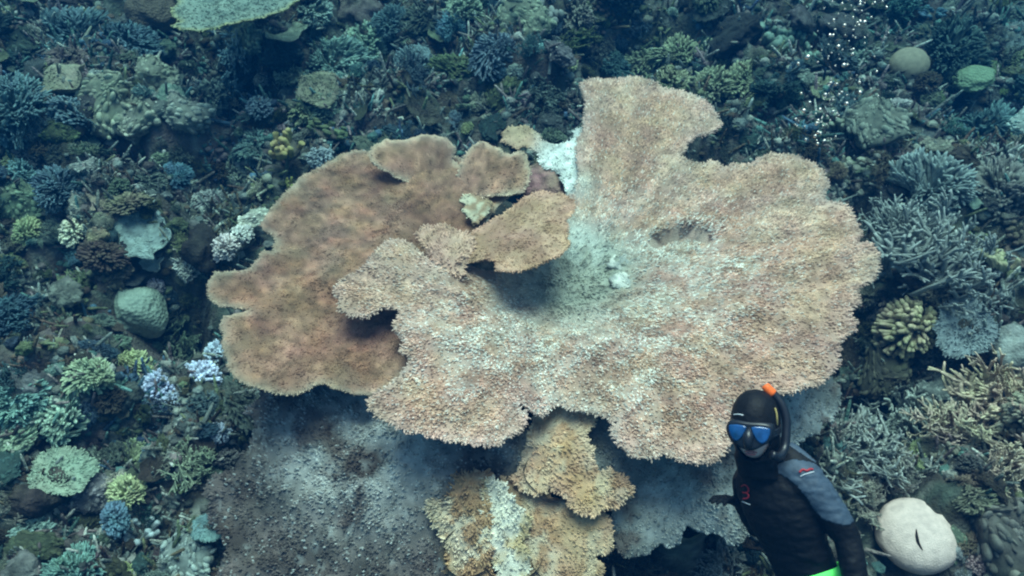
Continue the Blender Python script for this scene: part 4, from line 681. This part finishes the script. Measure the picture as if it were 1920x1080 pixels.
A_ = .68*RV-.73*FV; B_ = -.73*RV-.68*FV                    # across the shoulders, out of the chest
HC = P(1416, 798, 3.10); HF = unit(-.42*RV-.90*FV-.02*UV); HU = unit(UV-HF*(UV@HF)+.03*RV); HX = np.cross(HU, HF)*-1; HX = unit(HX)*np.sign(HX@RV)
def hp(x, y, z): return HC+HX*x+HF*y+HU*z
def head_ring(z):      # half width, front, back of the head at a height
    zz = np.clip(z/.125, -1, 1); wd = .079*np.sqrt(max(0, 1-abs(zz)**2.6)); 
    if zz < 0: wd *= 1-.28*zz*zz
    fr = .100*np.sqrt(max(0, 1-abs(zz)**3.0)); bk = .100*np.sqrt(max(0, 1-abs(zz)**2.2))*(1-.35*max(0, -zz)); return wd, fr, bk
body = MB()
rings = []
for z in np.linspace(-.124, .1245, 18):
    wd, fr, bk = head_ring(z); rings.append((hp(0, (fr-bk)/2, z), HX*wd, HF*(fr+bk)/2))
V, f = loft(rings, 28); body.add(V, f)
V, f = tube(spline([hp(0, .090, .03), hp(0, .108, 0), hp(0, .122, -.025), hp(0, .104, -.04)], 8), [.008, .011, .015, .010], 10); body.add(V, f)          # nose
for x in (-1, 1): v, f = ico(2); body.add(v*[.01, .01, .01]+hp(.033*x, .088, .005), [f])                                                        # closed in eyes behind the lenses
R = []
limb(body, [P(1428, 825, 3.14), P(1437, 850, 3.16), P(1445, 880, 3.17)], [.062, .062, .075], 10)
R = [(P(px, py, d), A_*a, B_*c) for px, py, d, a, c in [(1440, 858, 3.165, .07, .065), (1447, 878, 3.17, .135, .088), (1453, 900, 3.17, .165, .108), (1459, 935, 3.17, .168, .124), (1470, 975, 3.17, .158, .124), (1484, 1010, 3.175, .146, .114), (1500, 1045, 3.18, .138, .106), (1516, 1080, 3.185, .142, .108), (1534, 1120, 3.19, .158, .118), (1548, 1155, 3.2, .155, .115), (1556, 1180, 3.2, .10, .09)]]
V, f = loft(R, 30); body.add(V, f); TORSO = R
LSH, LEL, LWR = P(1506, 899, 3.08), P(1586, 1003, 3.03), P(1606, 1118, 2.97)
limb(body, [P(1478, 880, 3.12), LSH, P(1545, 945, 3.05), LEL], [.070, .076, .066, .052], 24); limb(body, [P(1452, 846, 3.16), P(1480, 858, 3.13), P(1512, 884, 3.09)], [.062, .056, .06], 10); limb(body, [LEL, P(1600, 1060, 3.0), LWR], [.052, .049, .034], 18)
hand(body, LWR, unit(LWR-LEL), B_, 1, curl=.35)
RSH, REL, RWR = P(1404, 905, 3.27), P(1420, 985, 3.42), P(1392, 948, 3.34)
limb(body, [P(1425, 890, 3.24), RSH, P(1410, 945, 3.36), REL], [.066, .068, .056, .048], 24); limb(body, [REL, P(1405, 965, 3.38), RWR], [.048, .043, .032], 14)
hand(body, RWR, unit(P(1362, 934, 3.30)-RWR), UV, -1, curl=.55)
for sx, pts in ((0, [P(1562, 1165, 3.14), P(1580, 1260, 3.08), P(1596, 1350, 3.08), P(1606, 1450, 3.16), P(1612, 1545, 3.26)]), (1, [P(1535, 1165, 3.24), P(1538, 1260, 3.24), P(1546, 1350, 3.26), P(1560, 1450, 3.36), P(1572, 1540, 3.46)])):
    limb(body, pts, [.088, .080, .060, .057, .040], 36); ft = pts[-1]-pts[-2]; limb(body, [pts[-1], pts[-1]+unit(ft)*.07-FV*.02, pts[-1]+unit(ft)*.19-FV*.06], [.040, .043, .026], 10)
tmp = body.build('person', M_SUIT)
md = tmp.modifiers.new('r', 'REMESH'); md.mode = 'VOXEL'; md.voxel_size = .0058; md2 = tmp.modifiers.new('s', 'SMOOTH'); md2.factor = .5; md2.iterations = 6
bpy.context.view_layer.update(); dg = bpy.context.evaluated_depsgraph_get(); me = bpy.data.meshes.new_from_object(tmp.evaluated_get(dg)); bpy.data.objects.remove(tmp)
me.name = 'person'; me.materials.clear(); me.materials.append(M_SUIT); me.materials.append(M_SKIN); n = len(me.vertices); co = np.empty(n*3); me.vertices.foreach_get('co', co); co = co.reshape(-1, 3)
no = np.empty(n*3); me.vertices.foreach_get('normal', no); no = no.reshape(-1, 3); wr = sm(.12, .17, np.linalg.norm(co-HC, axis=1)); u_, v_, w_ = co@A_, co@UV, co@B_
co = co+no*(wr*(.012*(fbm(u_*9, v_*26, w_*9, o=3, s=311)-.5)+.006*(fbm(u_*30, v_*60, w_*30, o=2, s=313)-.5)))[:, None]; me.vertices.foreach_set('co', co.ravel()); me.update()
if 'Col' in me.color_attributes: me.color_attributes.remove(me.color_attributes['Col'])
at = me.color_attributes.new('Col', 'FLOAT_COLOR', 'POINT'); at.data.foreach_set('color', np.ones(n*4, np.float32))
loc = np.stack([(co-HC)@HX, (co-HC)@HF, (co-HC)@HU], 1); isf = (loc[:, 1] > .02) & (np.abs(loc[:, 0]) < .09) & (np.abs(loc[:, 2]) < .13)
for p in me.polygons:
    p.use_smooth = True
    if all(isf[i] for i in p.vertices): p.material_index = 1
person = link('person', me); tag(person, 'snorkeller in black and grey wetsuit with blue mask, twisting round to face the camera', 'person')
no = np.empty(n*3); me.vertices.foreach_get('normal', no); no = no.reshape(-1, 3)
# hood: a close shell round the head, open at the face, running into the collar
h = MB(); TH, ZZ = 64, 44; V = []; zs = np.concatenate([np.linspace(-.20, -.126, 8), np.linspace(-.12, .1335, ZZ-8)])
for z in zs:
    if z < -.123: t = (-.123-z)/.08; wd, fr, bk = .070+.004*t, .052-.01*t, .086+.006*t
    else:
        z0 = z/1.068; wd, fr, bk = head_ring(z0); wd += .0085*(1-.3*max(0, z0/.125)); fr += .006; bk += .009
        if z < -.06: t = sm(-.06, -.123, z); wd = wd*(1-t)+.070*t; fr = fr*(1-t)+.066*t; bk = bk*(1-t)+.086*t
    sh = np.array(hp(0, 0, z)) if z > -.123 else hp((-.123-z)*.25, -(-.123-z)*.25, z); a = np.arange(TH)*2*np.pi/TH
    V.append(sh+np.cos(a)[:, None]*HX*wd+np.where(np.sin(a) > 0, fr, bk)[:, None]*np.sin(a)[:, None]*HF)
V = np.concatenate(V); q = []
for i in range(ZZ-1):
    for j in range(TH):
        a = (j+.5)*2*np.pi/TH; z = (zs[i]+zs[i+1])/2; x = np.cos(a)*.085
        if np.sin(a) > .2 and (x/.064)**2+((z+.052)/.072)**2 < 1: continue
        q.append((i*TH+j, i*TH+(j+1) % TH, (i+1)*TH+(j+1) % TH, (i+1)*TH+j))
h.add(np.vstack([V, hp(0, 0, .1345)]), [q, [((ZZ-1)*TH+j, (ZZ-1)*TH+(j+1) % TH, ZZ*TH) for j in range(TH)]]); hood = h.build('hood', M_SUIT, person); md = hood.modifiers.new('s', 'SOLIDIFY'); md.thickness = .006; md.offset = -1
# lips just under the mask
L = MB(); V, f = tube([hp(x, .103-1.3*x*x, -.082-.10*abs(x)+.003) for x in np.linspace(-.024, .024, 9)], .0052*np.sin(np.linspace(.5, 2.64, 9)), 8); L.add(V, f); V, f = tube([hp(x, .102-1.3*x*x, -.091+.10*abs(x)) for x in np.linspace(-.020, .020, 9)], .0052*np.sin(np.linspace(.5, 2.64, 9)), 8); L.add(V, f)
L.build('lips', material('lips', rough=.5, base=(.42, .16, .15), nlo=1, nhi=1, bump=0, objcol=False, attr=False), person)
# mask
MC = (-.004, 0, -.004)
def slab(outline, y0, y1, curve=2.3, k=1, bulge=0):
    p = resample(np.array(outline), .006); n = len(p); b = MB(); rs = [1.0, .82, .5, .2]; V = []; Y = lambda x, z, y: y-curve*x*x
    ce = p.mean(0)
    for s in rs:
        pp = ce+(p-ce)*s; V.append(np.array([hp(x+MC[0], Y(x, z, y1)+bulge*(1-s*s), z+MC[2]) for x, z in pp]))
    V.append(np.array([hp(x+MC[0], Y(x, z, y0), z+MC[2]) for x, z in p])); V = np.concatenate(V+[np.array([hp(ce[0]+MC[0], Y(*ce, y1)+bulge, ce[1]+MC[2])])])
    q = [(i*n+j, i*n+(j+1) % n, (i+1)*n+(j+1) % n, (i+1)*n+j) for i in range(3) for j in range(n)]+[(j, 4*n+j, 4*n+(j+1) % n, (j+1) % n) for j in range(n)]
    b.add(V, [q, [(3*n+j, 3*n+(j+1) % n, 5*n) for j in range(n)]]); return b
fo = [(-.078, .030), (-.05, .037), (0, .036), (.05, .037), (.078, .030), (.085, .012), (.082, -.010), (.070, -.032), (.048, -.046), (.026, -.060), (.0, -.064), (-.026, -.060), (-.048, -.046), (-.070, -.032), (-.082, -.010), (-.085, .012)]
mask = slab(spline(fo+[fo[0]], 90)[:-1], .070, .134).build('mask', M_RUBBER, person)
V, f = tube(spline([hp(MC[0], .128, .012), hp(MC[0], .146, -.02), hp(MC[0], .148, -.045), hp(MC[0], .130, -.062)], 12), [.008, .011, .017, .019, .019, .018, .017, .016, .015, .014, .012, .010], 14); b = MB(); b.add(V, f); b.build('nose_pocket', M_RUBBER, mask)
for s in (-1, 1):
    le = [(.073*s, .021), (.045*s, .026), (.012*s, .023), (.011*s, .012), (.018*s, -.006), (.030*s, -.024), (.046*s, -.036), (.062*s, -.026), (.072*s, -.006), (.075*s, .010)]
    b = slab(spline(le+[le[0]], 70)[:-1], .128, .1385, bulge=.002); b.build('lens', M_LENS, mask)
b = MB(); a = np.linspace(-.75, 3.14+.75, 40); V = []
pts = [hp(np.cos(t)*(.092)+(-.0), -np.sin(t)*(.112)+.01, -.004+.012*np.sin(t)) for t in a]; V, f = tube(pts, .004, 8); W_ = V
for k_ in (-.009, 0, .009): V, f = tube([p+HU*k_ for p in pts], .0055, 8); b.add(V, f)
b.build('strap', M_RUBBER, mask)
# snorkel along the left of the head, orange tip on top
b = MB(); sp = [P(1446, 852, 2.99), P(1460, 856, 3.01), P(1471, 840, 3.04), P(1474, 812, 3.055), P(1474, 785, 3.065), P(1467, 762, 3.075), P(1456, 745, 3.085), P(1447, 736, 3.09)]
V, f = tube(spline(sp, 50), .0165, 14); b.add(V, f); sn = b.build('snorkel', M_RUBBER, person)
b = MB(); V, f = tube(spline([P(1450, 739, 3.088), P(1441, 731, 3.092), P(1434, 722, 3.096)], 8), [.0175, .019, .019, .019, .0185, .018, .017, .013], 14); b.add(V, f); b.build('snorkel_tip', M_ORANGE, sn)
b = MB(); V, f = tube(spline([P(1453, 765, 3.025), P(1456, 775, 3.02), P(1457, 786, 3.02), P(1457, 797, 3.03)], 16), .0036, 8); b.add(V, f); b.build('yellow_clip', M_YELLOW, sn)
# weight belt
def ringband(c, d, aw, bw, hgt, th_=.006, k=48):
    a = np.arange(k)*2*np.pi/k; V = []
    for ro, t in ((0, -.5), (th_, -.5), (th_, .5), (0, .5)): V.append(np.asarray(c)+np.asarray(d)*hgt*t+np.cos(a)[:, None]*A_*(aw+ro)+np.sin(a)[:, None]*B_*(bw+ro))
    q = [(i*k+j, i*k+(j+1) % k, ((i+1) % 4)*k+(j+1) % k, ((i+1) % 4)*k+j) for i in range(4) for j in range(k)]; return np.concatenate(V), [q]
b = MB(); c = P(1521, 1084, 3.185); k = 48; a = np.arange(k)*2*np.pi/k; V = []
for ro, t in ((0, -.5), (.007, -.5), (.007, .5), (0, .5)):
    e = np.cos(a)[:, None]*A_*(.147+ro)+np.sin(a)[:, None]*B_*(.113+ro); kk = .30*(e@RV)-.28*(e@FV); V.append(c+e+(kk+.05*t)[:, None]*(UV-.44*RV))
q = [(i*k+j, i*k+(j+1) % k, ((i+1) % 4)*k+(j+1) % k, ((i+1) % 4)*k+j) for i in range(4) for j in range(k)]; b.add(np.concatenate(V), [q]); b.build('weight_belt', M_LIME, person)
# wetsuit panels and prints: patches lying just above the suit
def patch(name, poly, mat, off=.0022, dmax=9, parent=None):
    q = co-C0; d = q@FV; px = 960+FPX*(q@RV)/d; py = 540-FPX*(q@UV)/d; fac = -((no*q).sum(1))
    ok = in_poly(px, py, poly) & (fac > -.25) & (d < dmax); b = MB(); sel = [tuple(p.vertices) for p in me.polygons if all(ok[i] for i in p.vertices)]
    if not sel: return None
    us = sorted({i for s in sel for i in s}); mp = {i: j for j, i in enumerate(us)}; qd = [[mp[i] for i in s] for s in sel if len(s) == 4]; tr = [[mp[i] for i in s] for s in sel if len(s) == 3]
    b.add(co[us]+no[us]*off, [np.array(x) for x in (qd, tr) if x]); o = b.build(name, mat, parent or person); m = o.modifiers.new('s', 'SOLIDIFY'); m.thickness = .004; m.offset = -1; return o
def smoothpoly(p, m=120): return spline(list(p)+[p[0]], m)[:-1]
panel = patch('shoulder_panel', smoothpoly([(1441, 881), (1465, 867), (1490, 861), (1525, 868), (1545, 885), (1562, 908), (1590, 950), (1602, 974), (1592, 986), (1571, 984), (1545, 975), (1526, 957), (1508, 929), (1483, 904), (1458, 888)]), M_PANEL, dmax=3.25)
patch('shoulder_yoke', smoothpoly([(1474, 832), (1484, 829), (1503, 842), (1530, 866), (1520, 864), (1497, 849), (1482, 840)], 60), M_PANEL, dmax=3.2)
bvp = BVHTree.FromPolygons([Vector(c) for c in co], [tuple(p.vertices) for p in me.polygons])
def stroke(name, pts, rad, mat, par=None, lift=.002):
    out = []
    for px, py in spline([(x, y, 0) for x, y in pts], 24)[:, :2]:
        hit = bvp.ray_cast(Vector(C0), Vector(ray(px, py)).normalized())
        if hit[0] is not None: out.append(np.array(hit[0])+np.array(hit[1])*lift)
    if len(out) < 3: return
    b = MB(); V, f = tube(out, rad, 6); b.add(V, f); b.build(name, mat, par or person)
stroke('sleeve_print', [(1499, 886), (1505, 881), (1512, 883), (1519, 880), (1523, 881)], .0042, M_RED, panel, .004); stroke('sleeve_print', [(1501, 893), (1510, 889), (1525, 885)], .0020, M_WHITE, panel, .004)
stroke('chest_print', [(1391, 912), (1397, 909), (1403, 914), (1404, 921), (1399, 924), (1393, 923)], .0028, M_RED); stroke('chest_print', [(1399, 924), (1404, 928), (1402, 934), (1394, 935)], .0028, M_RED); stroke('chest_print', [(1392, 940), (1400, 943), (1407, 946)], .0020, M_WHITE)
hb = MB()
V, f = tube(spline([hp(-.070, .075, .048), hp(-.05, .092, .054), hp(-.03, .102, .054)], 10), .0022, 6); hb.add(V, f); hb.build('hood_print', M_WHITE, hood)
# fins on the feet, below the picture
for pts in ([P(1612, 1545, 3.26), P(1614, 1600, 3.25), P(1640, 1800, 3.2)], [P(1572, 1540, 3.46), P(1574, 1595, 3.45), P(1580, 1790, 3.4)]):
    p = spline(pts, 12); R = []
    for i, c in enumerate(p): t = i/11; R.append((c, RV*(.05+.06*t), FV*(.035*(1-t)**2+.006)))
    b = MB(); V, f = loft(R, 16); b.add(V, f); b.build('fin', M_RUBBER, person)

# ------------------------------------------------------------------ the water the reef stands in
b = MB(); lo, hi = (-62, -60, float(Z.min())-1), (62, 64, CAM_Z+.4)
b.add([(x, y, z) for x in (lo[0], hi[0]) for y in (lo[1], hi[1]) for z in (lo[2], hi[2])], [[(0, 1, 3, 2), (4, 6, 7, 5), (0, 4, 5, 1), (2, 3, 7, 6), (0, 2, 6, 4), (1, 5, 7, 3)]])
mh = bpy.data.materials.new('haze_volume'); mh.use_nodes = True; t = mh.node_tree; t.nodes.clear(); pv = t.nodes.new('ShaderNodeVolumePrincipled'); out = t.nodes.new('ShaderNodeOutputMaterial')
pv.inputs['Density'].default_value = HAZE_DENSITY; pv.inputs['Color'].default_value = (*HAZE_COL, 1); pv.inputs['Absorption Color'].default_value = (*HAZE_ABS, 1); t.links.new(pv.outputs[0], out.inputs['Volume'])
tag(b.build('haze', mh, smooth=False), 'blue green sea water filling the whole view', 'water', kind='stuff')
